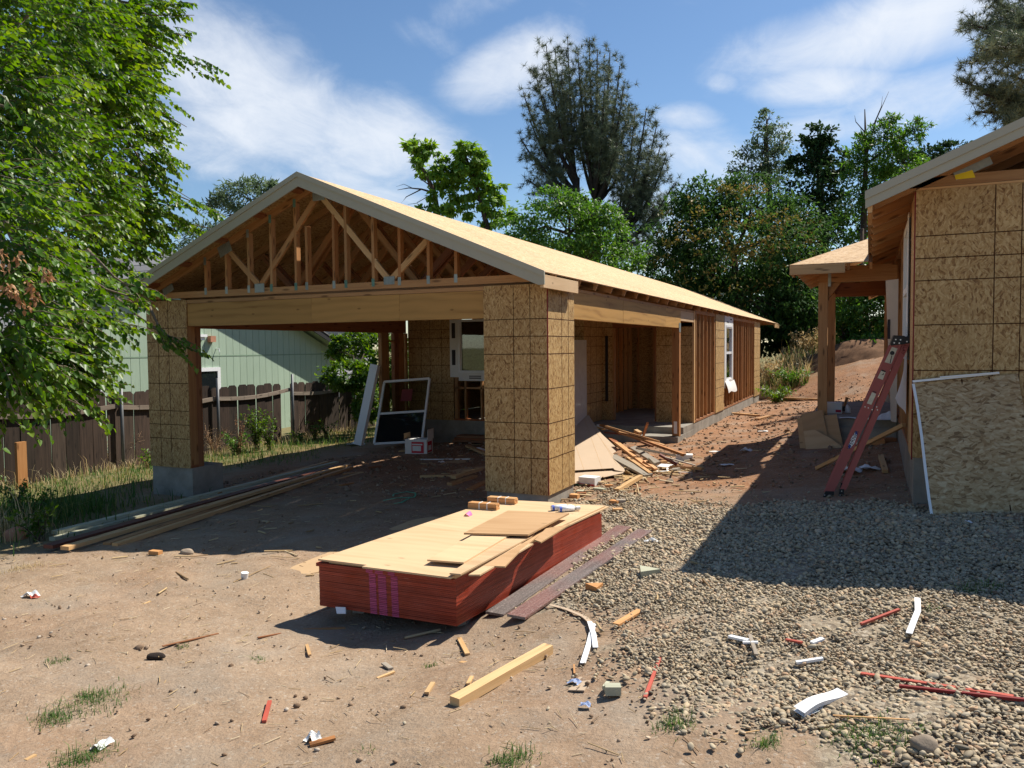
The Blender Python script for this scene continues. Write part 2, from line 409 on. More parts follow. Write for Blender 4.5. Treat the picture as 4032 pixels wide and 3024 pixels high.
STONE = m_plain('field_stone', (.32, .255, .19), .85, .2, var=.22, scale=9, bump=.004)
STONE_RED = m_plain('reddish_stone', (.38, .19, .12), .85, .2, var=.22, scale=9, bump=.004)
MOUND = m_plain('mound_soil', (.15, .085, .048), .95, .1, var=.25, scale=5, bump=.02)
CHARCOAL = m_plain('dark_bark_lump', (.045, .035, .03), .95, .1, var=.3, scale=60, bump=.01)

def m_conc():
    t = NT('concrete'); o = t.obj()
    c = t.ramp(t.noise(o, 3.0, 7, .65), [(.3, (.19, .175, .15)), (.55, (.28, .26, .225)), (.75, (.35, .325, .28))])
    wv = t.n('ShaderNodeTexWave', wave_type='BANDS', bands_direction='Z'); t.l(o, wv.inputs['Vector']); wv.inputs['Scale'].default_value = 2.2; wv.inputs['Distortion'].default_value = 3
    t.bump(t.math('ADD', t.noise(o, 60, 4), t.math('MULTIPLY', wv.outputs['Fac'], .5)), .004, .5)
    return t.done(c, .9, .2)
CONC = m_conc()

def m_siding():     # painted sheet edges of the stacked boards, with pink factory stripes
    t = NT('painted_sheet_edge'); r = t.rnd(); o = t.obj()
    n1 = t.noise(t.map(o, (2, 2, 90)), 1.0, 4); n2 = t.noise(o, 7, 4)
    c = t.ramp(n1, [(.25, (.17, .020, .011)), (.6, (.33, .050, .024)), (.85, (.43, .09, .045))])
    c = t.hsv(c, .5, t.lin(n2, 1.1, .92), t.math('ADD', t.lin(n2, .75, 1.15), t.lin(r, -.16, .16)))
    scuff = t.noise(t.map(o, (9, 9, 260)), 1.0, 3, .6)
    c = t.mix(t.ramp(scuff, [(.70, 0), (.76, .75)]), c, (.55, .36, .27))
    t.bump(n1, .002, .5)
    return t.done(c, .5, .35)
SIDING_EDGE = m_siding()
def m_pinkstripe():
    t = NT('pink_factory_stripe'); o = t.obj(); n = t.noise(t.map(o, (3, 3, 80)), 1, 3)
    c = t.ramp(n, [(.3, (.30, .035, .11)), (.7, (.52, .10, .22))]); return t.done(t.hsv(c, .5, 1, t.lin(t.rnd(), .8, 1.15)), .5, .3)
PINKSTRIPE = m_pinkstripe()
def m_oldplank():
    t = NT('worn_dark_plank'); uv = t.uv()
    big = t.noise(t.map(uv, (.9, 1.5, 1)), 1, 3, dim='2D'); sp = t.noise(t.map(uv, (45, 160, 1)), 1, 3, .7, dim='2D'); gr = t.noise(t.map(uv, (2, 60, 1)), 1, 3, dim='2D')
    c = t.mix(t.ramp(big, [(.42, 0), (.6, 1)]), t.ramp(gr, [(.3, (.085, .075, .072)), (.7, (.18, .155, .148))]), t.ramp(gr, [(.3, (.13, .055, .048)), (.7, (.23, .12, .10))]))
    c = t.mix(t.ramp(sp, [(.54, 0), (.70, .7)]), c, (.52, .46, .41))
    return t.done(c, t.lin(big, .28, .5), .55)
OLDPLANK = m_oldplank()

def m_glass(name, tint=(.02, .025, .03)):
    t = NT(name); t.t.nodes.remove(t.b)
    gl = t.n('ShaderNodeBsdfGlossy'); gl.inputs['Roughness'].default_value = .02; gl.inputs['Color'].default_value = (.9, .93, .95, 1)
    tr = t.n('ShaderNodeBsdfTransparent'); tr.inputs['Color'].default_value = (.72, .78, .76, 1)
    fr = t.n('ShaderNodeFresnel'); fr.inputs['IOR'].default_value = 1.5
    mx = t.n('ShaderNodeMixShader'); t.l(t.math('ADD', t.math('MULTIPLY', fr.outputs[0], 1.3), .04, True), mx.inputs[0]); t.l(tr.outputs[0], mx.inputs[1]); t.l(gl.outputs[0], mx.inputs[2])
    t.l(mx.outputs[0], t.out.inputs[0]); return t.m
GLASS = m_glass('window_glass')
GLASS_DARK = NT('dark_glass').done((.012, .016, .018), .04, .6)

def m_green_siding():
    t = NT('green_house_paint'); uv = t.uv(); o = t.obj()
    gr = t.noise(t.map(o, (30, 30, 2.5)), 1, 4)
    c = t.ramp(t.math('ADD', t.math('MULTIPLY', t.noise(o, .8, 4), .5), t.math('MULTIPLY', gr, .5)), [(.3, (.30, .395, .30)), (.7, (.375, .475, .375))])
    t.bump(gr, .003, .4); return t.done(t.hsv(c, .5, 1, t.lin(t.rnd(), .96, 1.04)), .75, .2)
GREENSIDE = m_green_siding()
def m_shingle():
    t = NT('grey_shingle'); c = t.ramp(t.noise(t.obj(), 40, 4, .7), [(.3, (.14, .14, .145)), (.7, (.27, .27, .27))])
    return t.done(t.hsv(c, .5, 1, t.lin(t.rnd(), .75, 1.25)), .9, .15)
SHINGLE = m_shingle()
ROOFEDGE = m_plain('dark_roof_edge', (.028, .028, .03), .7, .2)

def m_ground():
    t = NT('bare_soil'); p = t.pos()
    n1 = t.noise(p, .55, 6, .6); n2 = t.noise(p, 5, 8, .68); n3 = t.noise(p, 38, 6, .7)
    tan = t.ramp(t.math('ADD', t.math('MULTIPLY', n2, .5), t.math('MULTIPLY', n3, .5)), [(.3, (.20, .138, .088)), (.5, (.295, .212, .143)), (.68, (.375, .28, .195)), (.85, (.47, .38, .285))])
    ora = t.ramp(t.math('ADD', t.math('MULTIPLY', n2, .5), t.math('MULTIPLY', n3, .5)), [(.3, (.16, .075, .036)), (.5, (.265, .135, .070)), (.68, (.34, .19, .107)), (.85, (.42, .27, .17))])
    f = t.math('ADD', t.attr('orange'), t.math('MULTIPLY', t.math('SUBTRACT', n1, .5), 1.3), True)
    c = t.mix(f, tan, ora)
    c = t.mix(t.math('MULTIPLY', t.ramp(t.noise(p, 1.3, 5, .6), [(.5, 0), (.68, 1)]), .5), c, (.29, .25, .20))
    gp_ = t.vor(p, 75).outputs; sepc = t.n('ShaderNodeSeparateColor'); t.l(gp_['Color'], sepc.inputs[0])
    c = t.mix(t.math('MULTIPLY', t.ramp(sepc.outputs[0], [(.84, 0), (.86, 1)], 'CONSTANT'), .4), c, t.ramp(sepc.outputs[1], [(0, (.16, .13, .10)), (.5, (.31, .26, .205)), (1, (.47, .42, .35))]))
    c = t.hsv(c, .5, 1.0, t.lin(t.noise(t.map(p, (1, 2.6, 1), rot=(0, 0, .5)), .8, 4, .6), .72, 1.28))
    gv = t.vor(p, 46).outputs; sg = t.n('ShaderNodeSeparateColor'); t.l(gv['Color'], sg.inputs[0])
    c = t.mix(t.math('MULTIPLY', t.attr('gravelly'), .85), c, t.ramp(sg.outputs[0], [(0, (.13, .11, .085)), (.4, (.25, .205, .145)), (.75, (.33, .28, .205)), (1, (.42, .37, .29))]))
    gr = t.attr('grassy')
    c = t.mix(t.math('MULTIPLY', gr, t.ramp(n2, [(.3, .4), (.6, 1)])), c, t.ramp(n3, [(.3, (.055, .075, .02)), (.7, (.17, .16, .06))]))
    h = t.math('ADD', t.math('ADD', t.math('MULTIPLY', n3, .5), t.math('MULTIPLY', n2, 1.3)), t.math('MULTIPLY', gp_['Distance'], -.10))
    t.bump(h, .022, .8)
    return t.done(c, .95, .12)
SOIL = m_ground()
def m_tint(name, stops, rough=.8, spec=.2, trans=0.0, bump=0, gain=1.0):
    stops = [(p, tuple(min(1, x*gain) for x in c)) for p, c in stops]
    """colour from the per-face 'tint' attribute; optional translucency for leaves"""
    t = NT(name); c = t.ramp(t.attr('tint'), stops); t.done(c, rough, spec)
    if trans:
        tr = t.n('ShaderNodeBsdfTranslucent'); t.l(t.hsv(c, .485, 1.15, 1.9), tr.inputs['Color'])
        mx = t.n('ShaderNodeMixShader'); mx.inputs[0].default_value = trans; t.l(t.b.outputs[0], mx.inputs[1]); t.l(tr.outputs[0], mx.inputs[2]); t.l(mx.outputs[0], t.out.inputs[0])
    if bump: t.bump(t.noise(t.pos(), 160, 3), .002, bump)
    return t.m
PEBBLE = m_tint('river_pebbles', [(0, (.11, .095, .07)), (.2, (.21, .17, .115)), (.4, (.31, .245, .155)), (.6, (.28, .24, .175)), (.75, (.39, .315, .205)), (.9, (.32, .20, .115)), (1, (.52, .44, .32))], .75, .3, bump=.5, gain=1.25)
CLOD = m_tint('soil_crumbs', [(0, (.13, .085, .055)), (.4, (.24, .165, .11)), (.8, (.34, .255, .18)), (1, (.44, .38, .31))], .95, .1)
STRAW = m_tint('straw', [(0, (.16, .09, .05)), (.3, (.38, .26, .13)), (.7, (.50, .37, .20)), (1, (.62, .52, .36))], .8, .2)
GRASS = m_tint('grass_blades', [(0, (.035, .085, .02)), (.6, (.07, .15, .035)), (.85, (.17, .20, .06)), (1, (.38, .31, .14))], .6, .25, .3)
DRY = m_tint('dry_grass', [(0, (.30, .22, .10)), (.6, (.46, .37, .20)), (1, (.60, .52, .34))], .8, .2, .25)
L_MUL = m_tint('mulberry_leaf', [(0, (.022, .062, .008)), (.5, (.050, .115, .014)), (.85, (.085, .165, .020)), (1, (.135, .21, .03))], .42, .35, .38, gain=1.15)
L_CAT = m_tint('catalpa_leaf', [(0, (.035, .08, .014)), (.6, (.075, .14, .02)), (1, (.13, .19, .03))], .5, .3, .3, gain=2.0)
L_BUSH = m_tint('bush_leaf', [(0, (.022, .06, .012)), (.6, (.045, .105, .018)), (1, (.085, .15, .028))], .5, .3, .34, gain=1.6)
L_OAK = m_tint('oak_leaf', [(0, (.010, .024, .010)), (.6, (.020, .044, .016)), (1, (.038, .07, .024))], .75, .1, .18, gain=1.5)
L_AIL = m_tint('ailanthus_leaf', [(0, (.012, .030, .010)), (.6, (.025, .058, .016)), (1, (.060, .115, .026))], .75, .1, .28, gain=1.65)
L_ORG = m_tint('seed_cluster', [(0, (.075, .10, .025)), (.5, (.17, .165, .045)), (1, (.30, .20, .075))], .6, .2, .2)
L_PALE = m_tint('blue_green_leaf', [(0, (.045, .075, .035)), (.6, (.075, .115, .06)), (1, (.12, .165, .09))], .55, .3, .3, gain=1.15)
L_VINE = m_tint('vine_leaf', [(0, (.03, .075, .010)), (.6, (.075, .15, .02)), (1, (.15, .22, .035))], .5, .3, .35)
L_PINE = m_tint('pine_needle', [(0, (.030, .042, .026)), (.6, (.052, .068, .042)), (1, (.085, .10, .065))], .55, .3, .12, gain=2.3)
L_DEAD = m_tint('dead_leaf', [(0, (.24, .13, .06)), (1, (.44, .28, .15))], .7, .2, .2)
def m_bark(name, c1, c2):
    t = NT(name); o = t.obj(); n = t.noise(t.map(o, (8, 8, 1.5)), 2, 5, .65); t.bump(n, .03, .7)
    return t.done(t.ramp(n, [(.3, c2), (.7, c1)]), .95, .1)
BARK = m_bark('bark', (.11, .085, .065), (.04, .03, .024)); BARK_PALE = m_bark('pale_bark', (.27, .22, .17), (.13, .10, .075)); BARK_PINE = m_bark('pine_bark', (.055, .048, .042), (.022, .018, .016))
# ------------------------------------------------------------------ ground
GP = np.array([gp(*p)[:2] for p in ((2330, 1905), (2560, 1970), (2790, 2010), (3120, 1985), (3480, 1985), (3670, 2040), (4060, 2025), (4200, 2500), (4300, 3150), (3900, 3200), (3560, 3010), (3330, 2930), (3000, 2850), (2700, 2740), (2530, 2610), (2600, 2480), (2680, 2380), (2520, 2380), (2440, 2430), (2330, 2395), (2230, 2370), (2140, 2360), (2300, 2250), (2420, 2110), (2395, 1990), (2330, 1950))])
def inpoly(P, Q):
    r = np.zeros(len(P), bool); j = len(Q)-1
    for i in range(len(Q)):
        a, b = Q[i], Q[j]; c = ((a[1] > P[:, 1]) != (b[1] > P[:, 1])); r ^= c & (P[:, 0] < (b[0]-a[0])*(P[:, 1]-a[1])/(b[1]-a[1]+1e-12)+a[0]); j = i
    return r
def make_ground():
    def axis(a, b, st, far):
        mid = np.arange(a, b+1e-6, st); k = np.geomspace(st*2, far, 26)
        return np.concatenate([(a-np.cumsum(k*0)-k)[::-1], mid, b+k])
    X = axis(-11, 8, 0.09, 700); Y = axis(-7.5, 24, 0.11, 900)
    xx, yy = np.meshgrid(X, Y, indexing='ij'); zz = ground(xx, yy)
    near = np.exp(-np.clip(np.hypot(xx-2, yy+3)-4, 0, None)/3)
    bumps = sum(0.0042*np.sin(k*(xx*math.cos(a)+yy*math.sin(a))+p+1.3*np.sin(.9*xx+p)+1.1*np.sin(1.1*yy)) for k, a, p in ((4.2, .3, 0), (5.7, 1.9, 2), (7.9, 2.6, 1), (10.5, .9, 4), (13.0, 1.5, 3), (16.0, 2.9, 5)))
    zz = zz + rng.normal(0, 0.0045, zz.shape)*near + bumps*np.exp(-np.clip(np.hypot(xx-2, yy+3)-5, 0, None)/4)
    V = np.stack([xx, yy, zz], -1).reshape(-1, 3); n = len(Y); i, j = np.meshgrid(np.arange(len(X)-1), np.arange(n-1), indexing='ij')
    a = (i*n+j).ravel(); F = np.stack([a, a+n, a+n+1, a+1], 1)
    o = raw_mesh('ground', V, F, SOIL, smooth=True); o['kind'] = 'structure'
    x, y = V[:, 0], V[:, 1]
    orange = np.clip(.04 + .72*sstep(-1.5, 3.5, y)*(x > -9) + .25*sstep(-3.2, -1.2, y)*np.exp(-((x+.5)/3.0)**2), 0, 1)
    orange = np.where((x > .3) & (y > 1), np.clip(orange+.25, 0, 1), orange)
    grassy = sstep(-6.3, -8.2, x)*.85 + sstep(19, 22, y)*.8*sstep(-1, 3.2, 3.4-x) + sstep(26, 32, y)*.6
    grassy = np.clip(grassy + sstep(-4.2, -5.4, x)*sstep(1, -2, y)*.8, 0, 1)
    gpoly = GP
    gm = inpoly(np.stack([x+.12*np.sin(y*7), y+.12*np.sin(x*6)], 1)+rng.normal(0, .16, (len(x), 2)), gpoly).astype(float)
    for nm, d in (('orange', orange), ('grassy', grassy), ('gravelly', gm)):
        at = o.data.attributes.new(nm, 'FLOAT', 'POINT'); at.data.foreach_set('value', d.astype(np.float32))
make_ground()

# ------------------------------------------------------------------ the unfinished garage house
HZ = 2.44
house = thing('unfinished_house', 'long unfinished house with open garage, gable trusses and bare oriented strand board', 'house', (-3.2, 0, -0.2))
def part(mb, name, mat, parent=house, **k): return mb.build(name, mat, parent, **k)
def nail_lines(panel, pts):
    """thin printed lines lying on a board, joined"""
    mb = MB()
    for lo, hi in pts: mb.box(lo, hi)
    part(mb, 'nailing_line', LINE, panel, kind='stuff')
LZ = [2.04, 1.84, 1.635, 1.234, .832, .63, .423]
def panel_y(x0, x1, y, z0, z1, mat=OSB, th=.011, lx=(), lz=LZ, zoff=0.0, parent=house, face=-1, edge=False):
    """sheet facing -Y (face=-1)"""
    p = part(MB().box((x0, y, z0), (x1, y+th, z1)), 'osb_panel', mat, parent)
    L = []; lw = .0045
    if face < 0: a, b = y-.0012, y+.001
    else: a, b = y+th-.001, y+th+.0012
    for z in lz:
        zz = z+zoff
        if z0+.02 < zz < z1-.02:
            for k in range(5):    # a slightly uneven printed line
                u0, u1 = x0+(x1-x0)*k/5, x0+(x1-x0)*(k+1)/5; dz = random.uniform(-.0015, .0015)
                L.append(((u0+.001, a, zz-lw+dz), (u1-.0005, b, zz+lw+dz)))
    for x in lx: L.append(((x-lw*.8, a-.0004, z0+.004), (x+lw*.8, b-.0002, z1-.004)))
    if L: nail_lines(p, L)
    return p
def panel_x(x, y0, y1, z0, z1, mat=OSB, th=.011, ly=(), lz=LZ, zoff=0.0, parent=house, face=1):
    p = part(MB().box((x, y0, z0), (x+th, y1, z1)), 'osb_panel', mat, parent)
    L = []; lw = .0045
    if face > 0: a, b = x+th-.001, x+th+.0012
    else: a, b = x-.0012, x+.001
    for z in lz:
        zz = z+zoff
        if z0+.02 < zz < z1-.02: L.append(((a, y0+.002, zz-lw), (b, y1-.002, zz+lw)))
    for y in ly: L.append(((a+.0002, y-lw*.8, z0+.004), (b+.0004, y+lw*.8, z1-.004)))
    if L: nail_lines(p, L)
    return p
W = 6.40
# footings and slabs
part(MB().box((-.80, .012, -.6), (-.010, .862, 0)), 'concrete_footing', CONC)
part(MB().box((-W+.01, .012, -.9), (-5.585, .60, 0)), 'concrete_footing', CONC)
part(MB().box((-W+.02, 7.02, -.7), (-2.04, 7.25, .09)), 'concrete_footing', CONC)
part(MB().box((-W+.01, 7.25, -.7), (-.012, 19.03, .08)).box((-2.03, 7.0, -.7), (-1.9, 7.25, .085)), 'concrete_foundation', CONC)
part(MB().box((-2.02, 6.72, -.5), (-.004, 8.24, -.055)), 'porch_slab', CONC)
# right front corner column
panel_y(-.808, 0, -.011, 0, HZ, lx=(-.42, -.21))
panel_x(0, .0, .863, 0, HZ, ly=(.43, .655))
part(MB().box((.0002, -.0115, .005), (.0118, -.0005, HZ-.003)), 'painted_edge', DKRED)
part(MB().box((-.808, .002, 0), (-.77, .14, HZ-.04)).box((-.04, .002, 0), (-.001, .09, HZ-.04)), 'corner_stud', FIR)
part(MB().box((-.808, .72, 0), (-.001, .86, HZ-.04)), 'corner_stud', FIR)
# left front column
panel_y(-W, -5.594, -.011, 0, HZ, lx=(-W+.23, -W+.44))
part(MB().box((-W, -.0, .04), (-W+.09, .14, HZ-.05)), 'corner_stud', FIR)
part(MB().box((-5.632, .0, .042), (-5.594, .14, 2.055)), 'trimmer_stud', FIR)
part(MB().box((-5.70, .142, .0), (-5.61, .26, 2.055)), 'trimmer_stud', FIR_RED)
part(MB().box((-W, .0, 0), (-5.594, .14, .04)), 'sill_plate', FIR_RED)
part(MB().box((-W, .262, 0), (-W+.04, .86, HZ-.05)), 'corner_stud', FIR)
# front header, plates, side beams
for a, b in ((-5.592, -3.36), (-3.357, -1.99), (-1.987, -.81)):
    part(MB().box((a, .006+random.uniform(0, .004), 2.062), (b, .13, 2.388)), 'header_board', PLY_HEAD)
for a, b in ((-W, -4.16), (-4.157, -.002)): part(MB().box((a, .001, 2.442 if b > -1 and False else 2.392), (b, .14, 2.438)) if a > -5 else MB().box((-5.592, .001, 2.392), (b, .14, 2.436)), 'top_plate', FIR)
part(MB().box((-W+.0, .14, 2.06), (-W+.09, 6.98, 2.40)), 'side_beam', FIR_RED)
part(MB().box((-W+.0, .14, 2.402), (-W+.14, 7.0, 2.44)), 'top_plate', FIR)
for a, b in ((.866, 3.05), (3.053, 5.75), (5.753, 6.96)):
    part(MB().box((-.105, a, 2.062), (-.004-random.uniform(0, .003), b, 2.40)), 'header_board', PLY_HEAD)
part(MB().box((-.10, 6.965, 2.205), (-.008, 8.22, 2.40)), 'header_board', PLY)
part(MB().box((-.14, .866, 2.402), (-.001, 8.22, 2.440)), 'top_plate', FIR)
pp = part(MB().box((-.14, 6.82, -.052), (-.002, 6.96, 2.06)), 'porch_post', FIR)
part(MB().box((-.105, 6.814, .0), (-.04, 6.819, .24)), 'paper_tag', PAPER, pp)
part(MB().box((.0, 6.80, 1.98), (.003, 6.95, 2.16)), 'post_strap', GALV, pp)
# left wall studs at the back of the garage
for a, b, m in ((5.98, 6.27, FIR), (6.49, 6.66, FIR_RED), (6.665, 6.88, FIR), (6.94, 6.98, FIR_PALE), (7.0, 7.04, FIR)):
    part(MB().box((-W+.001, a, -.3), (-W+.089, b, 2.058)), 'stud', m)
part(MB().box((-W+.002, 6.272, 1.86), (-W+.088, 6.488, 1.90)), 'blocking', FIR)
# back wall of the garage
BW = 7.04
panel_y(-W+.1, -5.12, BW, .09, 2.45, lx=(-5.95, -5.72, -5.42), zoff=.09)
panel_y(-3.86, -2.03, BW, .09, 2.45, lx=(-3.4, -2.9, -2.45), zoff=.09)
part(MB().box((-W+.09, BW+.012, 2.40), (-2.0, BW+.10, 2.45)), 'top_plate', FIR)
part(MB().box((-5.12, BW+.012, .09), (-3.86, BW+.1, .13)), 'sill_plate', FIR_RED)
for x in (-5.10, -5.06, -4.85, -4.45, -3.92): part(MB().box((x, BW+.012, .131), (x+.038, BW+.1, 1.03)), 'stud', FIR)
part(MB().box((-5.1, BW+.012, .80), (-3.9, BW+.1, .84)), 'blocking', FIR)
part(MB().box((-5.1, BW+.012, 1.031), (-3.9, BW+.1, 1.07)), 'window_sill_plate', FIR)
def vinyl_window(x0, x1, z0, z1, y, parent=house, axis='y', mid=None, fr=.05, depth=.06, glass=GLASS):
    """sash window facing -Y at y, or facing +X at x=y when axis='x' (x0,x1 are then Y)"""
    def bx(a, b, c, d, e0, e1):
        return ((a, e0, c), (b, e1, d)) if axis == 'y' else ((-e1+2*y if False else y-(e1-y), a, c), (y-(e0-y), b, d))
    fr_mb = MB()
    for a, b, c, d in ((x0, x0+fr, z0, z1), (x1-fr, x1, z0, z1), (x0+fr, x1-fr, z0, z0+fr), (x0+fr, x1-fr, z1-fr, z1)): fr_mb.box(*bx(a, b, c, d, y-.012, y+depth))
    w = part(fr_mb, 'window_frame', WHITE, parent)
    if mid:
        part(MB().box(*bx(x0+fr, x1-fr, mid-.03, mid+.03, y, y+depth-.005)), 'meeting_rail', WHITE, w)
        s = MB()
        for a, b, c, d in ((x0+fr, x0+fr+.035, z0+fr, mid-.03), (x1-fr-.035, x1-fr, z0+fr, mid-.03), (x0+fr+.035, x1-fr-.035, z0+fr, z0+fr+.035)): s.box(*bx(a, b, c, d, y+.004, y+depth-.02))
        part(s, 'sash', WHITE, w)
        part(MB().box(*bx(x0+fr+.036, x1-fr-.036, z0+fr+.036, mid-.031, y+.025, y+.03)), 'pane', glass, w)
        part(MB().box(*bx(x0+fr+.001, x1-fr-.001, mid+.031, z1-fr-.001, y+.03, y+.035)), 'pane', glass, w)
    else:
        part(MB().box(*bx(x0+fr+.001, x1-fr-.001, z0+fr+.001, z1-fr-.001, y+.03, y+.035)), 'pane', glass, w)
    return w
def text(s, size, mat, mtx, name='lettering', parent=None, ext=.0006):
    cu = bpy.data.curves.new(name, 'FONT'); cu.body = s; cu.size = size; cu.align_x = 'CENTER'; cu.align_y = 'CENTER'; cu.extrude = ext
    tmp = bpy.data.objects.new('tmp_text', cu); COL.objects.link(tmp)
    dg = bpy.context.evaluated_depsgraph_get(); me = bpy.data.meshes.new_from_object(tmp.evaluated_get(dg))
    bpy.data.objects.remove(tmp); me.materials.clear(); me.materials.append(mat)
    M4 = mtx if parent is None else Matrix.Translation(-Vector(wloc(parent))) @ mtx
    me.transform(M4)
    o = bpy.data.objects.new(name, me); COL.objects.link(o)
    if parent is not None: o.parent = parent
    WL[o.name] = wloc(parent) if parent is not None else np.zeros(3)
    return o
def frame_mtx(org, x, y):
    x = Vector(x).normalized(); y = Vector(y).normalized(); z = x.cross(y); m = Matrix((x, y, z)).transposed().to_4x4(); m.translation = Vector(org); return m
gw = vinyl_window(-4.98, -4.02, 1.16, 2.34, BW-.02)
fl = part(MB().box((-5.20, BW-.006, 1.06), (-4.90, BW-.003, 2.47)).box((-4.98, BW-.009, .98), (-3.86, BW-.0065, 1.19)), 'window_flashing', PAPER)
for z in (2.1, 1.5): part(MB().box((-5.15, BW-.0075, z-.17), (-5.06, BW-.0062, z+.17)), 'printed_mark', INK, fl)
part(MB().box((-4.72, BW-.0105, 1.03), (-4.42, BW-.0092, 1.055)).box((-4.72, BW-.0105, 1.075), (-4.42, BW-.0092, 1.095)), 'printed_mark', INK, fl)
# side of the jog and front wall of the house
panel_x(-2.041, 7.052, 8.24, .09, 2.45, ly=(7.45, 7.85), zoff=.09)
panel_y(-2.029, -1.79, 8.245, .09, 2.45, zoff=.09); panel_y(-.81, -.04, 8.245, .08, 2.2, lx=(-.42,), zoff=.09)
part(MB().box((-1.79, 8.245, 2.12), (-.04, 8.35, 2.45)), 'header_board', FIR_RED)
part(MB().box((-1.79, 8.257, .09), (-1.75, 8.36, 2.118)), 'trimmer_stud', FIR)
part(MB().box((-.85, 8.257, .09), (-.812, 8.36, 2.118)), 'trimmer_stud', FIR_RED)
part(MB().box((-1.955, 8.236, .5), (-1.89, 8.2445, 1.95)), 'slot_shade_strip', BLACK)  # black strip standing in for the shade of a slot; panel behind is solid
part(MB().box((-.0385, 8.245, .08), (.0, 8.335, 2.445)), 'corner_stud', FIR_PALE)
# interior stud partitions, and panels added to darken the interior
for x in np.arange(-5.8, -.2, .41):
    if not (-1.6 < x < -1.0): part(MB().box((x, 11.4, .1), (x+.038, 11.49, 2.44)), 'stud', FIR)
for x in np.arange(-1.75, -.4, .36): part(MB().box((x, 14.2, .1), (x+.038, 14.29, 2.44)), 'stud', FIR_RED)
for y in np.arange(8.8, 11.3, .41): part(MB().box((-2.3, y, .1), (-2.21, y+.038, 2.44)), 'stud', FIR)
panel_y(-W+.02, -.1, 11.60, .09, 2.45, lz=()); panel_x(-2.33, 8.4, 11.58, .09, 2.45, lz=())  # partition sheets added to keep light out of the interior
panel_x(-W, 7.25, 13.0, .09, 2.45, lz=()); panel_x(-W, 13.004, 19.03, .09, 2.45, lz=())  # unseen left and rear walls, sheathed so the inside stays dark
panel_y(-W+.012, -.1, 19.02, .09, 2.45, lz=()); panel_y(-6.3, -.1, 16.2, .09, 2.45, lz=())
# right wall: plates, studs, sheets, window
part(MB().box((-.095, 8.36, .081), (-.003, 19.01, .12)), 'sill_plate', FIR_RED)
part(MB().box((-.095, 8.36, 2.40), (-.003, 19.01, 2.44)).box((-.095, 8.24, 2.442), (-.003, 19.01, 2.48)), 'top_plate', FIR)
for y in (8.46, 8.85, 9.27, 9.69, 10.14, 10.60, 10.66, 13.32, 13.50, 13.95, 14.42, 14.92, 15.2, 15.26, 15.74, 16.22, 16.66, 17.17, 17.58):
    part(MB().box((-.093, y, .121), (-.004, y+.038, 2.398)), 'stud', FIR)
for y in (12.02, 12.45, 12.9, 13.22): part(MB().box((-.093, y, .121), (-.004, y+.038, .70)), 'stud', FIR)
part(MB().box((-.093, 12.0, .70), (-.004, 13.3, .74)), 'window_sill_plate', FIR)
part(MB().box((-.093, 12.0, 2.26), (-.004, 13.3, 2.398)), 'header_board', FIR_RED)
panel_x(.0, 10.72, 11.92, .09, 2.47, zoff=.05); panel_x(.0, 17.62, 19.05, .06, 2.47, zoff=.05, ly=(18.3,))
rw = vinyl_window(12.14, 13.16, .78, 2.24, .012, axis='x', mid=1.52)
fl = MB().box((.013, 11.95, 2.16), (.016, 13.30, 2.47)).box((.013, 11.95, .62), (.016, 12.16, 2.16))
fl.grid(lambda u, v: (.016+.10*math.sin(v*1.4)*(1-.3*u)+.012*math.sin(9*u), 12.02+1.42*u+.12*v*(u-.2), .80-.30*v+.03*math.sin(6*u)), 10, 8)
fl.box((.013, 13.14, .62), (.016, 13.30, 2.16))
fo = part(fl, 'window_flashing', PAPER)
part(MB().box((.0162, 12.25, 2.30), (.0172, 12.6, 2.33)).box((.0162, 12.8, 2.38), (.0172, 13.1, 2.41)), 'printed_mark', INK, fo)

# ---- roof
RX, RZ, MS, EX, FY, BY = -3.2066, 3.9355, .4204, .1144, -.38, 24.16
CT, ST = 1/math.hypot(1, MS), MS/math.hypot(1, MS)
def roof_pt(side, s, y, down=0.0):      # s along the slope from the ridge, down = distance below the roof plane
    return np.array([RX + side*(s*CT - down*ST), y, RZ - s*ST - down*CT])
SL = (EX-RX)/CT
for side in (1, -1):
    d = np.array([side*CT, 0, -ST]); nrm = np.array([side*ST, 0, CT])
    rows = [(.05 if side > 0 else .035, 1.22), (1.2215, 2.44), (2.4415, SL)]
    for ri, (s0, s1) in enumerate(rows):
        y = FY - (1.22 if ri % 2 else 0)
        while y < BY:
            y0, y1 = max(y, FY), min(y+2.4385, BY)
            if y1-y0 > .05:
                part(MB().obox(roof_pt(side, (s0+s1)/2, (y0+y1)/2, .006), ((0, 1, 0), d, nrm), (y1-y0, s1-s0, .012)), 'roof_panel', OSB_ROOF)
                part(MB().obox(roof_pt(side, (s0+s1)/2, (y0+y1)/2, .0126), ((0, 1, 0), d, nrm), (y1-y0-.004, s1-s0-.004, .0012)), 'panel_underside', OSB)
            y += 2.44
def chord(mb, side, s0, s1, y, th=.038, h=.089, down=.0135):
    a, b = roof_pt(side, s0, y+th/2, down+h/2), roof_pt(side, s1, y+th/2, down+h/2)
    nrm = np.array([side*ST, 0, CT]); mb.beam(a, b, th, h, up=nrm)
def web(mb, p0, p1, y, th=.038, w=.089):
    mb.beam((p0[0], y+th/2, p0[1]), (p1[0], y+th/2, p1[1]), th, w, up=(0, 0, 1) if abs(p1[0]-p0[0]) > .05 else (1, 0, 0))
def truss_webs(mb, y, w=.089):
    for sgn in (-1, 1):
        web(mb, (RX+sgn*1.05, 2.56), (RX+sgn*.05, 3.72), y, w=w); web(mb, (RX+sgn*1.05, 2.56), (RX+sgn*1.63, 3.10), y, w=w)
TY = [.74, .84, 1.5, 2.16, 2.82, 3.47, 4.14, 4.83, 5.5, 6.2, 6.87, 7.58, 8.26, 8.4] + [8.4+.745*i for i in range(1, 20)]
t0 = None
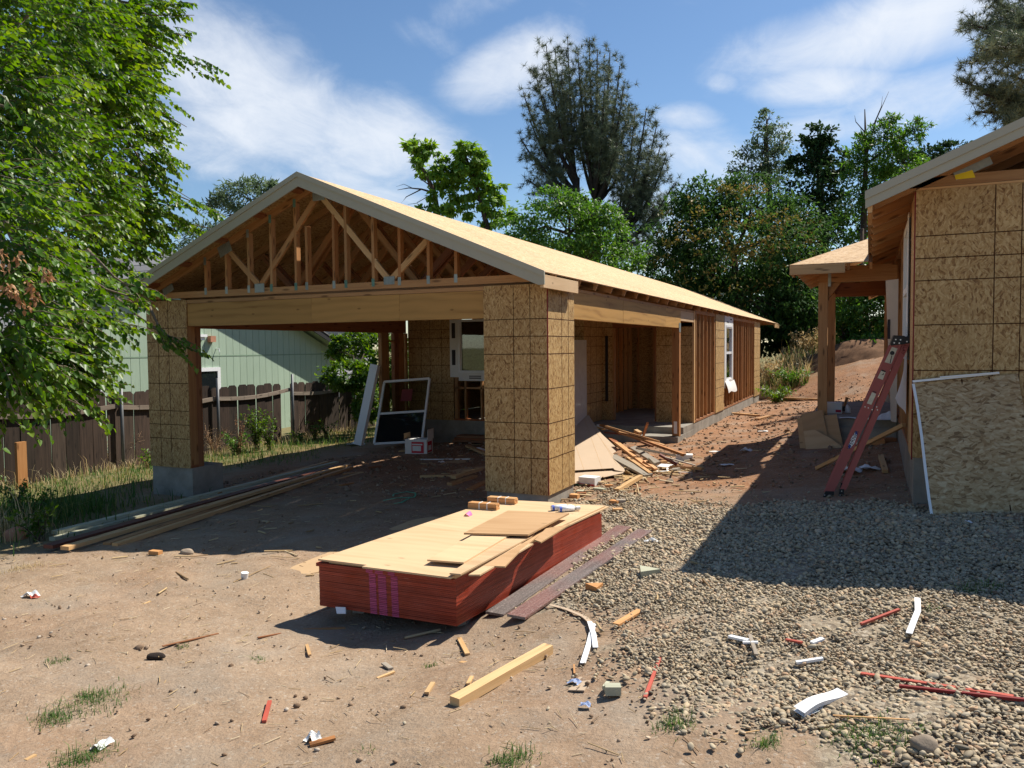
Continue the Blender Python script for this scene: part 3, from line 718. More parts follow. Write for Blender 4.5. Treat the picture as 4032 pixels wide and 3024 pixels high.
for y in TY:
    if t0 is None:
        mb = MB(); chord(mb, 1, .02, SL-.003, y); chord(mb, -1, .02, SL-.003, y)
        t0 = part(mb, 'roof_truss', FIR); ty0 = y
        mb = MB().beam((-W-.05, y+.019, 2.512), (.05, y+.019, 2.512), .038, .089); part(mb, 'bottom_chord', FIR, t0)
        for sgn in (-1, 1):
            mb = MB(); web(mb, (RX+sgn*1.05, 2.56), (RX+sgn*.05, 3.72), y); part(mb, 'truss_web', FIR, t0)
            mb = MB(); web(mb, (RX+sgn*1.05, 2.56), (RX+sgn*1.63, 3.10), y); part(mb, 'truss_web', FIR_RED, t0)
    else:
        c = t0.copy(); COL.objects.link(c); c.location = (t0.location[0], t0.location[1]+y-ty0, t0.location[2])
        for ch in t0.children:
            d = ch.copy(); COL.objects.link(d); d.parent = c
# the gable truss at the front wall
mb = MB(); chord(mb, 1, .02, SL-.003, .0); chord(mb, -1, .02, SL-.003, .0)
gt = part(mb, 'gable_truss', FIR)
part(MB().box((-W-.05, .0, 2.468), (.04, .038, 2.557)), 'bottom_chord', FIR, gt)
ph = []
for x, up in ((-5.237, 1), (-4.847, 1), (-4.441, 1), (-4.043, 1), (-3.623, 1), (-3.441, .62), (-3.0, .72), (-2.811, 1), (-2.392, 1), (-2.0, 1), (-1.584, 1), (-1.202, 1)):
    x0, x1 = x, x+.04; top = RZ - MS*abs((x0+x1)/2-RX) - .112
    if up < 1: top = 2.56+(top-2.56)*up+.05
    part(MB().box((x0, .003, 2.558), (x1, .082, top)), 'truss_web', FIR, gt)
    g = GALV_GREEN if x in (-4.043, -3.623, -2.811, -2.392) else GALV
    part(MB().box((x0-.002, -.003, 2.50), (x1+.003, -.0005, 2.60)), 'gusset_plate', g, gt)
    if up == 1: part(MB().box((x0-.003, -.003, top-.06), (x1+.004, -.0005, top+.05)), 'gusset_plate', g, gt)
    ph.append(x)
for a, b in (((-4.22, 2.57), (-4.82, 3.13)), ((-4.24, 2.57), (-3.24, 3.71)), ((-2.14, 2.57), (-3.16, 3.70)), ((-2.12, 2.57), (-1.56, 3.05))):
    mb = MB(); web(mb, a, b, .006, .036, .075); part(mb, 'truss_web', FIR_PALE if a[0] > -3 else FIR, gt)
for c, axs, sz, g in (((-4.23, -.002, 2.555), ((1, 0, 0), (0, 0, 1), (0, 1, 0)), (.17, .12, .003), GALV), ((-2.13, -.002, 2.565), ((1, 0, 0), (0, 0, 1), (0, 1, 0)), (.16, .10, .003), GALV),
                      ((-3.2, -.002, 3.72), ((1, 0, 0), (0, 0, 1), (0, 1, 0)), (.19, .14, .003), GALV), ((-1.54, -.002, 3.09), ((CT, 0, -ST), (ST, 0, CT), (0, 1, 0)), (.26, .12, .003), GALV),
                      ((-4.84, -.002, 3.12), ((CT, 0, ST), (-ST, 0, CT), (0, 1, 0)), (.24, .15, .003), GALV), ((-5.95, -.002, 2.60), ((CT, 0, ST), (-ST, 0, CT), (0, 1, 0)), (.22, .10, .003), GALV)):
    part(MB().obox(c, axs, sz), 'gusset_plate', g, gt)
    cc = np.array(c); m2 = MB()
    for k in range(-3, 4): m2.obox(cc+np.array(axs[0])*k*sz[0]/8+np.array((0, -.0025, 0)), axs, (.006, sz[1]*.96, .002))
    part(m2, 'gusset_plate', METAL, gt)
for y2 in (2.56,):
    for x in ph: pass
# lookouts, sub fascias and fascias
for side in (1, -1):
    nrm = np.array([side*ST, 0, CT])
    for s in (.30, 1.0, 1.75, 2.5, 3.2):
        a, b = roof_pt(side, s, FY+.042, .0135+.019), roof_pt(side, s, -.004, .0135+.019)
        part(MB().beam(a, b, .089, .038, up=nrm), 'lookout', FIR_RED)
    x = EX-.021 if side > 0 else 2*RX-EX+.021
    part(MB().box((x-.019, FY+.002, 2.365), (x+.019, .738, 2.508)), 'sub_fascia', PLY)
    part(MB().box((x-.019, 22.6, 2.37), (x+.019, BY-.002, 2.508)), 'sub_fascia', FIR_PALE)
    e = EX+.016
    def rake(z_off0, z_off1, y0, y1, cut, nm):
        xr, xe = RX, RX+side*(e-RX+(.0 if nm == 'fascia_board' else .004))
        zt = RZ-MS*(e-RX)
        poly = [(xr, y0, RZ-z_off0+.004), (xe, y0, zt-z_off0+.004), (xe, y0, zt-z_off1+.004)]
        if cut: poly.append((xe-side*.07, y0, zt-z_off1+.002))
        poly.append((xr, y0, RZ-z_off1+.004 if not cut else RZ-z_off1-.03))
        if side > 0: pass
        return part(MB().prism(poly, (0, y1-y0, 0)), nm, FASCIA)
    rake(.0, .142, FY-.020, FY-.001, True, 'fascia_board')
    rake(-.006, .058, FY-.036, FY-.0205, False, 'fascia_trim')
part(MB().beam(roof_pt(1, .3, BY-.3, .035), roof_pt(1, SL-.05, BY-.3, .035), .038, .089), 'lookout', FIR)

# ------------------------------------------------------------------ the second unfinished house, on the right
X2, Y2, Z2 = 3.72, -.30, .67
h2 = thing('unfinished_house', 'second unfinished house with a hip-roofed porch and a sheathed gable wall', 'house', (X2+2, Y2+4, .3))
part(MB().box((X2+.012, Y2+.014, -.3), (10.6, 16, Z2-.002)), 'concrete_foundation', CONC, h2)
lz2 = [2.68, 2.48, 2.28, 1.88, 1.47, 1.07]
panel_y(X2, X2+.6205, Y2, Z2, 3.09, OSB, lx=(X2+.616,), lz=lz2, parent=h2)
part(MB().box((X2+.58, Y2+.013, Z2+.04), (X2+.66, Y2+.1, 3.05)), 'stud', FIR, h2)  # stud added behind the panel seam to stop light showing through
panel_y(X2+.621, X2+1.84, Y2, Z2, 3.09, OSB, lx=(4.535, 4.95, 5.3), lz=lz2, parent=h2)
panel_y(X2+1.843, X2+3.06, Y2, Z2, 3.09, OSB, lx=(), lz=lz2, parent=h2); panel_y(X2+3.063, 10.6, Y2, Z2, 3.09, OSB, lx=(), lz=lz2, parent=h2)
part(MB().box((X2-.0115, Y2, Z2-.02), (X2-.0005, Y2+.011, 3.08)), 'painted_edge', DKRED, h2)
part(MB().box((X2-.012, Y2+.0115, Z2+.0), (X2-.002, Y2+.50, 3.06)), 'corner_board', FIR_PALE, h2)
part(MB().box((X2+.0, Y2+.012, Z2), (X2+.09, 15.9, Z2+.038)), 'sill_plate', FIR_RED, h2)
part(MB().box((X2+.0, Y2+.012, 3.02), (X2+.09, 15.9, 3.09)), 'top_plate', FIR, h2)
for y in (.26, .62, .68, 1.0, 1.4, 1.9, 1.96, 2.35, 2.75, 3.1, 3.16): part(MB().box((X2+.001, y, Z2+.04), (X2+.089, y+.038, 3.018 if y < .7 or y > 1.9 else 1.50)), 'stud', FIR_PALE if y < 1 else FIR, h2)
for y in np.arange(5.2, 15.8, .41): part(MB().box((X2+.001, y, Z2+.04), (X2+.089, y+.038, 3.018)), 'stud', FIR, h2)
panel_x(X2+.3, Y2+.1, 15.8, Z2, 3.0, lz=(), parent=h2)
w2 = MB().box((X2-.02, .70, 1.55), (X2+.06, .80, 3.0)).box((X2-.02, 1.80, 1.55), (X2+.06, 1.90, 3.0)).box((X2-.02, .80, 1.55), (X2+.06, 1.80, 1.63)).box((X2-.02, .80, 2.92), (X2+.06, 1.80, 3.0)).box((X2-.02, .80, 2.25), (X2+.05, 1.80, 2.32))
w2 = part(w2, 'window_frame', WHITE, h2); part(MB().box((X2+.02, .801, 1.631), (X2+.025, 1.799, 2.249)), 'pane', GLASS, w2); part(MB().box((X2+.03, .801, 2.321), (X2+.035, 1.799, 2.919)), 'pane', GLASS, w2)
f2 = MB().grid(lambda u, v: (X2-.026-.09*v*v*u+.008*math.sin(8*u), .48+.62*u+.05*v, 1.62-(.62-.12*u)*v), 8, 10).box((X2-.027, .48, 1.6), (X2-.022, .72, 3.02))
f2 = part(f2, 'window_flashing', PAPER, h2)
# roof of the second house
RX2 = 7.3; EX2, EZ2, FY2 = 3.32, 3.04, -.70
def r2(x): return EZ2 + MS*(x-EX2 if x < RX2 else 2*RX2-EX2-x)
for (xa, xb, sd_) in ((EX2, RX2, 1), (RX2, 2*RX2-EX2, -1)):
    for k in range(3):
        a = xa+(xb-xa)*k/3; b = xa+(xb-xa)*(k+1)/3-.002
        part(MB().prism([(a, FY2, r2(a)), (b, FY2, r2(b)), (b, FY2, r2(b)-.013), (a, FY2, r2(a)-.013)], (0, 18, 0)), 'roof_panel', OSB_ROOF, h2)
def rk2(o0, o1, y0, y1, nm, ex=0.0):
    for (xa, xb) in ((EX2-.016-ex, RX2), (2*RX2-EX2+.016+ex, RX2)):
        part(MB().prism([(xa, y0, r2(EX2)-o0+.004), (xb, y0, r2(xb)-o0+.004), (xb, y0, r2(xb)-o1+.004), (xa, y0, r2(EX2)-o1+.004)], (0, y1-y0, 0)), nm, FASCIA, h2)
rk2(.0, .142, FY2-.020, FY2-.001, 'fascia_board'); rk2(-.006, .066, FY2-.036, FY2-.0205, 'fascia_trim', .004)
part(MB().box((EX2+.003, FY2+.002, EZ2-.175), (EX2+.041, .1, EZ2-.02)), 'sub_fascia', FIR_PALE, h2)
def tail(x0, x1, y, h=.089, th=.038): return MB().beam((x0, y, r2(x0)-.0135-h/2/CT-.001), (x1, y, r2(x1)-.0135-h/2/CT-.001), th, h, up=(-ST, 0, CT))
for y in [Y2+.02, .36] + list(np.arange(.97, 15.5, .61)):
    part(tail(EX2+.045, RX2-.02, y), 'rafter_tail', FIR, h2)
    part(MB().box((X2+.0, y+.02, 3.092), (X2+.038, min(y+.59, 15.9), 3.20)), 'frieze_block', FIR_RED, h2)
part(MB().box((X2-.05, Y2+.001, 3.115), (10.6, Y2+.037, 3.205)), 'bottom_chord', FIR, h2)
part(MB().box((X2+.0, Y2+.001, 3.092), (10.6, Y2+.08, 3.112)), 'top_plate', FIR_PALE, h2)
part(MB().obox((X2+.44, Y2-.003, 3.245), ((CT, 0, ST), (-ST, 0, CT), (0, 1, 0)), (.30, .07, .004)), 'gusset_plate', GALV, h2)
part(MB().prism([(X2+.31, Y2-.0065, 3.16), (X2+.46, Y2-.0065, 3.165), (X2+.435, Y2-.0065, 3.232), (X2+.30, Y2-.0065, 3.20)], (0, .003, 0)), 'yellow_sticker', YELLOW, h2)
for s in (.5, 1.2, 1.9, 2.6): part(MB().box((EX2+s, FY2+.04, r2(EX2+s)-.055), (EX2+s+.08, Y2-.003, r2(EX2+s)-.018)), 'lookout', FIR_RED, h2)
part(MB().box((3.9, 15.98, Z2), (10.5, 16.0, 3.0)), 'osb_panel', OSB, h2); part(MB().box((10.58, Y2+.02, Z2), (10.6, 16, 3.09)), 'osb_panel', OSB, h2)
part(MB().prism([(4.2, Y2+.7, 3.12), (10.4, Y2+.7, 3.12), (RX2, Y2+.7, r2(RX2)-.16)], (0, .02, 0)), 'gable_infill', FIR_RED, h2)
# porch of the second house
part(MB().box((2.55, 4.16, -.2), (X2, 7.9, .62)), 'porch_slab', CONC, h2)
part(MB().box((2.9, 4.10, -.2), (X2, 4.158, .50)), 'porch_step', CONC, h2)
for y in (4.62, 7.5): part(MB().box((2.63, y, .622), (2.765, y+.135, 2.66)), 'porch_post', FIR, h2)
part(MB().box((2.64, 4.62, 2.662), (X2-.002, 4.755, 2.90)), 'porch_beam', FIR, h2); part(MB().box((2.63, 4.757, 2.662), (2.765, 7.64, 2.90)), 'porch_beam', FIR_RED, h2); part(MB().box((2.767, 7.5, 2.60), (X2-.002, 7.635, 2.86)), 'porch_beam', FIR_RED, h2)
part(MB().prism([(2.767, 4.66, 2.66), (2.95, 4.66, 2.66), (2.767, 4.66, 2.40)], (0, .08, 0)), 'knee_brace', FIR, h2)
part(MB().box((2.766, 4.617, 2.60), (2.81, 4.6195, 2.90)), 'post_strap', GALV, h2)
PX, PY, PZ = 2.26, 4.02, 2.885
def ph_(x, y): return PZ + MS*min(x-PX, y-PY)
hipx = 3.33
part(MB().prism([(PX, PY, PZ), (hipx, PY, PZ), (hipx, PY+hipx-PX, ph_(hipx, PY+hipx-PX))], (0, 0, .013)), 'roof_panel', OSB_ROOF, h2)
part(MB().prism([(PX, PY, PZ+.001), (hipx, PY+hipx-PX, ph_(hipx, PY+hipx-PX)+.001), (hipx, 8.3, PZ+MS*(hipx-PX)+.001), (PX, 8.3, PZ+.001)], (0, 0, .013)), 'roof_panel', OSB_ROOF, h2)
part(MB().box((PX+.001, PY+.001, PZ-.135), (3.02, PY+.039, PZ-.002)), 'sub_fascia', FIR_PALE, h2)
part(MB().box((PX+.001, PY+.04, PZ-.125), (PX+.039, PY+.6, PZ-.002)), 'sub_fascia', FIR, h2)
for y in np.arange(4.75, 8.3, .45): part(MB().beam((PX+.02, y, PZ-.05), (2.9, y, PZ-.05+MS*.62), .038, .10), 'rafter_tail', FIR, h2)
for x in (3.06, 3.36): part(MB().beam((x, PY+.02, PZ-.05), (x, PY+.75, PZ-.05+MS*.73), .038, .10), 'rafter_tail', FIR, h2)
# ------------------------------------------------------------------ neighbour's green house
nh = thing('green_house', 'pale green wooden house with vertical siding and white windows behind the fence', 'house', (-14, 4.8, -.5))
NX = -12.5; PYK, PZK, SLP = 6.5, 4.11, .42       # gable peak (on the wall plane) and slope
EYL, EYR = -.6, 12.2
def nz(y): return PZK - SLP*abs(y-PYK)
y = EYL
while y < EYR-.02:
    y1 = min(y+.252, EYR); g = .011
    part(MB().box((NX-.05, y, -.9), (NX, y1-g, 1.545)), 'siding_board', GREENSIDE, nh)
    za, zb = nz(y), nz(y1-g); lo = 1.575
    if max(za, zb) > lo+.03:
        poly = [(NX, y, lo), (NX, y1-g, lo), (NX, y1-g, max(zb, lo+.01)), (NX, y, max(za, lo+.01))]
        part(MB().prism(poly, (-.05, 0, 0)), 'siding_board', GREENSIDE, nh)
    y = y1
part(MB().box((NX-.06, EYL, 1.545), (NX+.006, EYR, 1.574)), 'seam_strip', GREENTRIM, nh)
part(MB().box((-20, EYL+.02, -.9), (NX-.055, EYR-.02, 1.5)).prism([(NX-.06, EYL, 1.4), (NX-.06, EYR, 1.4), (NX-.06, PYK, PZK-.05)], (-.02, 0, 0)), 'house_body', GREENTRIM, nh)
OV = .49
for sgn in (-1, 1):
    e = PYK+sgn*(7.7 if sgn > 0 else 7.5); zt = PZK+.16-SLP*abs(e-PYK)
    rows = 14
    for k in range(rows):
        ya, yb = PYK+(e-PYK)*k/rows, PYK+(e-PYK)*(k+1.06)/rows
        f = lambda yy: PZK+.16-SLP*abs(yy-PYK)
        part(MB().prism([(NX+OV, ya, f(ya)), (NX+OV, yb, f(yb)+.012), (NX+OV, yb, f(yb)-.01), (NX+OV, ya, f(ya)-.02)], (-8, 0, 0)), 'shingle_course', SHINGLE, nh)
    part(MB().prism([(NX+OV-.02, PYK, PZK+.138), (NX+OV-.02, e, zt-.022), (NX+OV-.02, e, zt-.2), (NX+OV-.02, PYK, PZK-.03)], (-.03, 0, 0)), 'barge_board', ROOFEDGE, nh)
    part(MB().prism([(NX+OV-.055, PYK, PZK+.12), (NX+OV-.055, e, zt-.04), (NX+OV-.055, e, zt-.06), (NX+OV-.055, PYK, PZK+.10)], (-.6, 0, 0)), 'soffit', GREENTRIM, nh)
for k in range(10):       # the main roof slope that shows above the gable
    xa = -13.4-.5*k; za = 3.0+.21*k
    part(MB().prism([(xa, -6, za), (xa-.53, -6, za+.222), (xa-.53, -6, za+.20), (xa, -6, za-.022)], (0, 9, 0)), 'shingle_course', SHINGLE, nh)
def nwin(y0, y1, z0, z1, mull=()):
    m = MB(); fr = .10
    m.box((NX+.002, y0, z0), (NX+.04, y0+fr, z1)).box((NX+.002, y1-fr, z0), (NX+.04, y1, z1)).box((NX+.002, y0+fr, z0), (NX+.04, y1-fr, z0+fr)).box((NX+.002, y0+fr, z1-fr), (NX+.04, y1-fr, z1))
    for ym in mull: m.box((NX+.002, ym-.03, z0+fr), (NX+.035, ym+.03, z1-fr))
    w = part(m, 'window', WHITE, nh); part(MB().box((NX+.001, y0+fr, z0+fr), (NX+.014, y1-fr, z1-fr)), 'pane', GLASS_DARK, w); return w
nwin(6.0, 7.45, .2, 1.26, (6.75,)); nwin(1.6, 3.95, .55, 1.3, (2.4, 3.2))
part(MB().box((NX+.002, 7.06, 1.93), (NX+.12, 7.24, 2.09)), 'flood_lamp', STONE_RED, nh); part(MB().box((NX+.002, 6.7, 2.06), (NX+.14, 6.93, 2.13)).box((NX+.002, 6.75, 1.98), (NX+.10, 6.88, 2.06)), 'porch_lamp', WHITE, nh)
part(MB().tube([(NX, 7.35, 1.75), (NX+.08, 7.37, 1.75), (NX+.10, 7.37, 1.66)], [.012]*3), 'vent_pipe', WHITE, nh)
gh = thing('grey_house', 'grey sided house showing over the green house roof end', 'house', (-17, 18, -.3))
for k in range(14): part(MB().box((-17.0, 15.2, -.3+.24*k), (-16.96, 21, -.3+.24*k+.232)), 'siding_board', GREYTRIM, gh)
part(MB().box((-21, 15.25, -.3), (-17.0, 20.9, 3.0)), 'house_body', GREYTRIM, gh)
gwn = part(MB().box((-16.958, 15.6, 1.7), (-16.92, 16.6, 2.5)), 'window', BLACK, gh); part(MB().box((-16.918, 15.72, 1.8), (-16.915, 16.48, 2.4)), 'pane', WHITE, gwn)
part(MB().prism([(-16.5, 14.8, 3.0), (-16.5, 21.4, 3.0), (-16.5, 18.1, 4.5)], (-5, 0, 0)), 'roof', SHINGLE, gh)

# ------------------------------------------------------------------ fence
fe = thing('wooden_fence', 'dark weathered dog-eared board fence with steel posts in front of the green house', 'fence', (-9.8, 4, -.55))
FXX = -9.8; y = -2.6; idx = 0
while y < 10.6:
    w = random.uniform(.255, .29); gap = random.choice([.006, .012, .016, .022])
    if 6.62 < y < 7.05: y = 7.1; continue
    top = .93 - .012*max(0, y-3) + random.uniform(-.03, .03); lean = random.uniform(-.015, .015); x = FXX+random.uniform(-.012, .012); c = .055
    bz = float(ground(x, y))-.04 + random.uniform(0, .04)
    part(MB().prism([(x, y+w, bz), (x, y+w+lean, top-c), (x, y+w-c+lean, top), (x, y+c+lean, top), (x, y+lean, top-c), (x, y, bz)], (-.02, 0, 0)), 'fence_board', FENCE, fe)
    y += w+gap
for ya, yb, za, zb in ((-2.6, -.3, .62, .64), (-.28, 2.14, .66, .67), (2.2, 4.58, .63, .65), (4.64, 7.03, .64, .72), (7.08, 9.6, .62, .66)):
    m = MB(); n = 6
    for k in range(n):
        u0, u1 = k/n, (k+1)/n; sag = lambda u: -.07*math.sin(math.pi*u)
        m.beam((FXX+.035, ya+(yb-ya)*u0, za+(zb-za)*u0+sag(u0)), (FXX+.035, ya+(yb-ya)*u1+.01, za+(zb-za)*u1+sag(u1)), .04, .085)
    part(m, 'fence_rail', RAIL, fe)
for y in (-.29, 2.17, 4.61, 7.06, 9.65): part(MB().tube([(FXX+.09, y, -.8), (FXX+.09, y, 1.10 if y < 9 else .6)], [.032, .032], 10), 'steel_post', POSTMETAL, fe, smooth=True)

# ------------------------------------------------------------------ stack of red edged sheets with plywood on top
ST0, STX = np.array([-.275, -3.785]), None
ang = math.radians(3.0)      # long side leans a little towards +X
ex = np.array([math.cos(math.radians(1.0)), math.sin(math.radians(1.0))]); ey = np.array([math.sin(.095), math.cos(.095)])
zb = -.155; NSH = 26; HS = .325; SWD, SLN = 1.125, 2.43
stk = thing('sheet_stack', 'stack of dark red edged sheets with pink stripes beside the gravel', 'building material', (.3, -2.4, zb))
def sp(u, v, z): return np.array([*(ST0+ex*u+ey*v), z])
for k in range(NSH):
    z0 = zb+k*HS/NSH; z1 = z0+HS/NSH-.0012; du, dv = random.uniform(-.0007, .0007), random.uniform(-.0012, .0012)
    P = [sp(SWD*(i & 1)+du, SLN*((i >> 1) & 1)+dv-(.03 if k > 23 else 0), z1 if i & 4 else z0) for i in range(8)]
    s = part(MB().quadbox(P, (SWD, SLN, HS/NSH)), 'sheet', SIDING_EDGE, stk)
    for a, b in ((.43, .485), (.505, .57), (.61, .665)):
        m = MB(); sh = -.0+.01*(NSH-k)/NSH
        m.quadbox([sp(a+sh+(b-a)*(i & 1), -.0016+dv+.002*((i >> 1) & 1)-(.03 if k > 23 else 0), z1-.0008 if i & 4 else z0+.0008) for i in range(8)], (b-a, .002, .01))
        part(m, 'pink_stripe', PINKSTRIPE, s)
def stone(name, px, py, size, rz, mat, label, cat='stone'):
    p = gp(px, py); bm = bmesh.new(); bmesh.ops.create_icosphere(bm, subdivisions=3, radius=1.0); m = MB(); r = random.uniform(0, 9); c, s = math.cos(rz), math.sin(rz)
    for v in bm.verts:
        k = 1+.10*math.sin(2.3*v.co.x+r)*math.cos(2.9*v.co.y)+.06*math.sin(5*v.co.z+3*v.co.x+r); x, y, z = v.co.x*size[0]*k/2, v.co.y*size[1]*k/2, v.co.z*size[2]*k/2
        m.v.append((p[0]+c*x-s*y, p[1]+s*x+c*y, p[2]+z+size[2]*.22))
    for f in bm.faces: m.f.append([v.index for v in f.verts]); m.uv.append([(v.co.x, v.co.y) for v in f.verts]); m.mi.append(0)
    bm.free(); return m.build(name, mat, None, None, label, cat, smooth=True)
def block(name, px, py, size, rz, mat, label, cat, z=None, tilt=0, group=None):
    p = gp(px, py); a = rz
    ax = np.array([math.cos(a), math.sin(a), 0]); ay = np.array([-math.sin(a), math.cos(a), 0]); az = np.array([0, 0, 1.])
    if tilt: ax, az = ax*math.cos(tilt)+az*math.sin(tilt), az*math.cos(tilt)-ax*math.sin(tilt)
    zz = (z if z is not None else ground(p[0], p[1])) + size[2]/2*math.cos(tilt)+abs(math.sin(tilt))*size[0]/2 - .004
    return MB().obox((p[0], p[1], zz), (ax, ay, az), size).build(name, mat, None, None, label, cat, group)
for i, (u, v, s, m, lab) in enumerate(((SWD-.12, .28, (.09, .2, .07), WOOD_GREY, 'grey dunnage block under the front right corner of the red sheet stack'), (SWD-.1, .62, (.11, .16, .075), STONE, 'rough tan block under the right side of the red sheet stack'),
        (SWD-.08, .86, (.12, .13, .085), ORANGE_WOOD, 'orange wood block under the right side of the red sheet stack'), (SWD-.05, 2.2, (.1, .2, .07), WOOD_GREY, 'dunnage block under the far right corner of the red sheet stack'), (.1, .35, (.09, .2, .07), WOOD_GREY, 'dunnage block under the front left corner of the red sheet stack'), (.1, 2.2, (.09, .2, .07), WOOD_GREY, 'dunnage block under the far left corner of the red sheet stack'))):
    c = sp(u, v, 0); g0 = float(ground(c[0], c[1])); h = zb-g0-.001+.012
    MB().obox((c[0], c[1], g0-.012+h/2), ((1, .2, 0), (-.2, 1, 0), (0, 0, 1)), (s[0], s[1], max(h, .02))).build('dunnage_block', m, None, None, lab, 'block')
zt = zb+HS+.001
def topsheet(name, quad, z, th, mat, label, group=None):
    """sheet lying on the stack; quad = px corners, placed at height z of its top"""
    P = [gz(px, py, z) for px, py in quad]
    return MB().prism([(p[0], p[1], z-th) for p in P], (0, 0, th)).build(name, mat, None, None, label, 'plywood', group)
def spsheet(uv_, z, th, name, mat, label):
    return MB().prism([sp(u, v, z-th) for u, v in uv_], (0, 0, th)).build(name, mat, None, None, label, 'plywood')
spsheet([(.10, -.012), (SWD+.004, -.012), (SWD+.006, SLN+.16), (.35, SLN+.10), (.04, SLN-.02)], zt+.014, .0125, 'plywood_sheet', PLY, 'lower full plywood sheet flat on top of the red sheet stack')
spsheet([(.02, -.03), (.44, -.03), (.435, -.075), (SWD+.008, -.075), (SWD-.004, 1.2), (SWD-.012, SLN+.12), (.62, SLN+.06), (.6, SLN+.10), (.015, SLN+.02)], zt+.028, .0125, 'plywood_sheet', PLY, 'upper large plywood sheet covering the stack with a notched front edge')
topsheet('plywood_strip', [(1845, 2262), (1890, 2262), (2100, 2140), (2050, 2140)], zt+.0405, .011, PLY, 'narrow plywood strip hanging over the right edge of the stack')
topsheet('plywood_offcut', [(1903, 2227), (1988, 2230), (2050, 2165), (2175, 2065), (2090, 2120)], zt+.041, .011, PLY_TAN, 'pointed plywood offcut near the right edge of the stack')
topsheet('plywood_strip', [(1770, 2256), (1814, 2260), (2095, 2110), (2120, 2080), (2000, 2110)], zt+.0535, .011, PLY, 'long tapered plywood strip lying between the offcuts on the stack')
topsheet('plywood_offcut', [(1682, 2203), (1826, 2214), (2003, 2108), (1870, 2103)], zt+.066, .012, PLY, 'pale rectangular plywood offcut on the middle of the stack')
topsheet('plywood_offcut', [(2105, 2125), (2130, 2134), (2243, 2064), (2150, 2080)], zt+.054, .011, PLY_TAN, 'small plywood offcut behind the tan board on the stack')
topsheet('plywood_board', [(1826, 2098), (2080, 2104), (2241, 2020), (2000, 2010)], zt+.086, .014, PLY_TAN, 'square tan plywood board resting on the other offcuts')
def bundle(c, rz, label):
    b = thing('shim_bundle', label, 'shims', c, 'shim bundles on the plywood'); ax = np.array([math.cos(rz), math.sin(rz), 0]); ay = np.array([-math.sin(rz), math.cos(rz), 0])
    for r in range(5):
        for q in range(2): part(MB().obox(np.array(c)+ay*(q-.5)*.042+np.array((0, 0, .006+.0115*r)), (ax, ay, (0, 0, 1)), (.29+random.uniform(-.01, .01), .04, .0108)), 'shim', ORANGE_WOOD, b)
    for s in (-.03, .05): part(MB().obox(np.array(c)+ax*s+np.array((0, 0, .0295)), (ax, ay, (0, 0, 1)), (.008, .087, .0615)), 'band', PAPER, b)
zp = zt+.0282
p1 = gz(1905, 2003, zp); p2 = gz(1955, 1985, zp)
bundle((p1[0], p1[1], zp), .05, 'nearer bundle of orange wood shims tied with white bands on the plywood'); bundle((p2[0]+.03, p2[1]+.07, zp), .05, 'farther bundle of orange wood shims behind the other on the plywood')
p = gz(1843, 2030, zp)
t = thing('pink_tape', 'crumpled scrap of pink tape on the plywood beside the shims', 'tape', (p[0], p[1], zp))
part(MB().grid(lambda u, v: (p[0]+.055*(u-.5), p[1]+.07*(v-.5), zp+.002+.035*math.sin(math.pi*u)*(.6+.4*v)), 6, 3), 'tape_fold', PINK, t)
def can(px, py, label, rz):
    p = gz(px, py, zp); t = thing('spray_can', label, 'spray can', (p[0], p[1], zp), 'spray cans on the plywood'); ax = np.array([math.cos(rz), math.sin(rz), 0]); r = .026; c = p+np.array((0, 0, r))
    part(MB().tube([c-ax*.085, c+ax*.06], [r, r], 14), 'can_body', WHITE, t, smooth=True); part(MB().tube([c+ax*.061, c+ax*.075, c+ax*.08], [r*.95, r*.7, r*.6], 12), 'dome', METAL, t); part(MB().tube([c+ax*.0801, c+ax*.12], [r*.75, r*.75], 12), 'cap', PAPER, t)
    part(MB().tube([c-ax*.083, c-ax*.062], [r+.0006, r+.0006], 14), 'blue_band', BLUE, t)
can(2205, 2009, 'left white spray can with blue end lying on the plywood', .75); can(2235, 2014, 'right white spray can with blue end lying on the plywood', .72)
# long planks beside the stack
def plank(name, a, b, w, th, mat, label, cat='board', lift=0.0, group=None, end=None, twist=0.0):
    A, B = gp(*a), gp(*b)
    A[2] = ground(A[0], A[1])+th/2+lift-.003; B[2] = ground(B[0], B[1])+th/2+lift-.003
    up = np.array([0, 0, 1.]) + twist*np.cross([0, 0, 1.], unit(B-A))
    return MB().beam(A, B, w, th, up=unit(up)).build(name, mat, None, None, label, cat, group)
plank('worn_plank', (1948, 2441), (2457, 2090), .145, .018, OLDPLANK, 'worn purple grey plank nearest to the red sheet stack', lift=.035)
plank('worn_plank', (2032, 2453), (2540, 2106), .14, .018, OLDPLANK, 'worn dark plank on the gravel, farther from the red sheet stack', lift=.035)
# long lumber on the left
def lumber(a, w, h, mat, label, lift, b=(1367, 1841), off=0.0):
    A, B = gp(*a), gp(*b); A = A+np.array((0, 0, 0)); B = B+np.array((off, 0, 0)); d = unit(B-A); side = np.cross([0, 0, 1], d)
    A[2] = ground(A[0], A[1])+h/2+lift; B[2] = ground(B[0], B[1])+h/2+lift
    return MB().beam(A, B, w, h).build('lumber_board', mat, None, None, label, 'lumber', 'long boards lying on the dirt')
lumber((205, 2130), .09, .04, WOOD_GREEN, 'pale greenish board under the others at the back of the long lumber', .0, (1330, 1836))
lumber((215, 2118), .09, .04, WOOD_GREEN, 'pale greenish board topmost at the back of the long lumber', .041, (1325, 1834))
lumber((190, 2172), .125, .04, FIR_DARK, 'long dark red board beside the pale greenish boards', .03, (1345, 1840))
lumber((255, 2178), .105, .04, FIR_PALE, 'long yellow board in front of the dark red board', .03, (1372, 1842))
lumber((452, 2156), .07, .045, FIR_PALE, 'shorter yellow board lying nearest to the camera in the long lumber', .0, (1385, 1846))
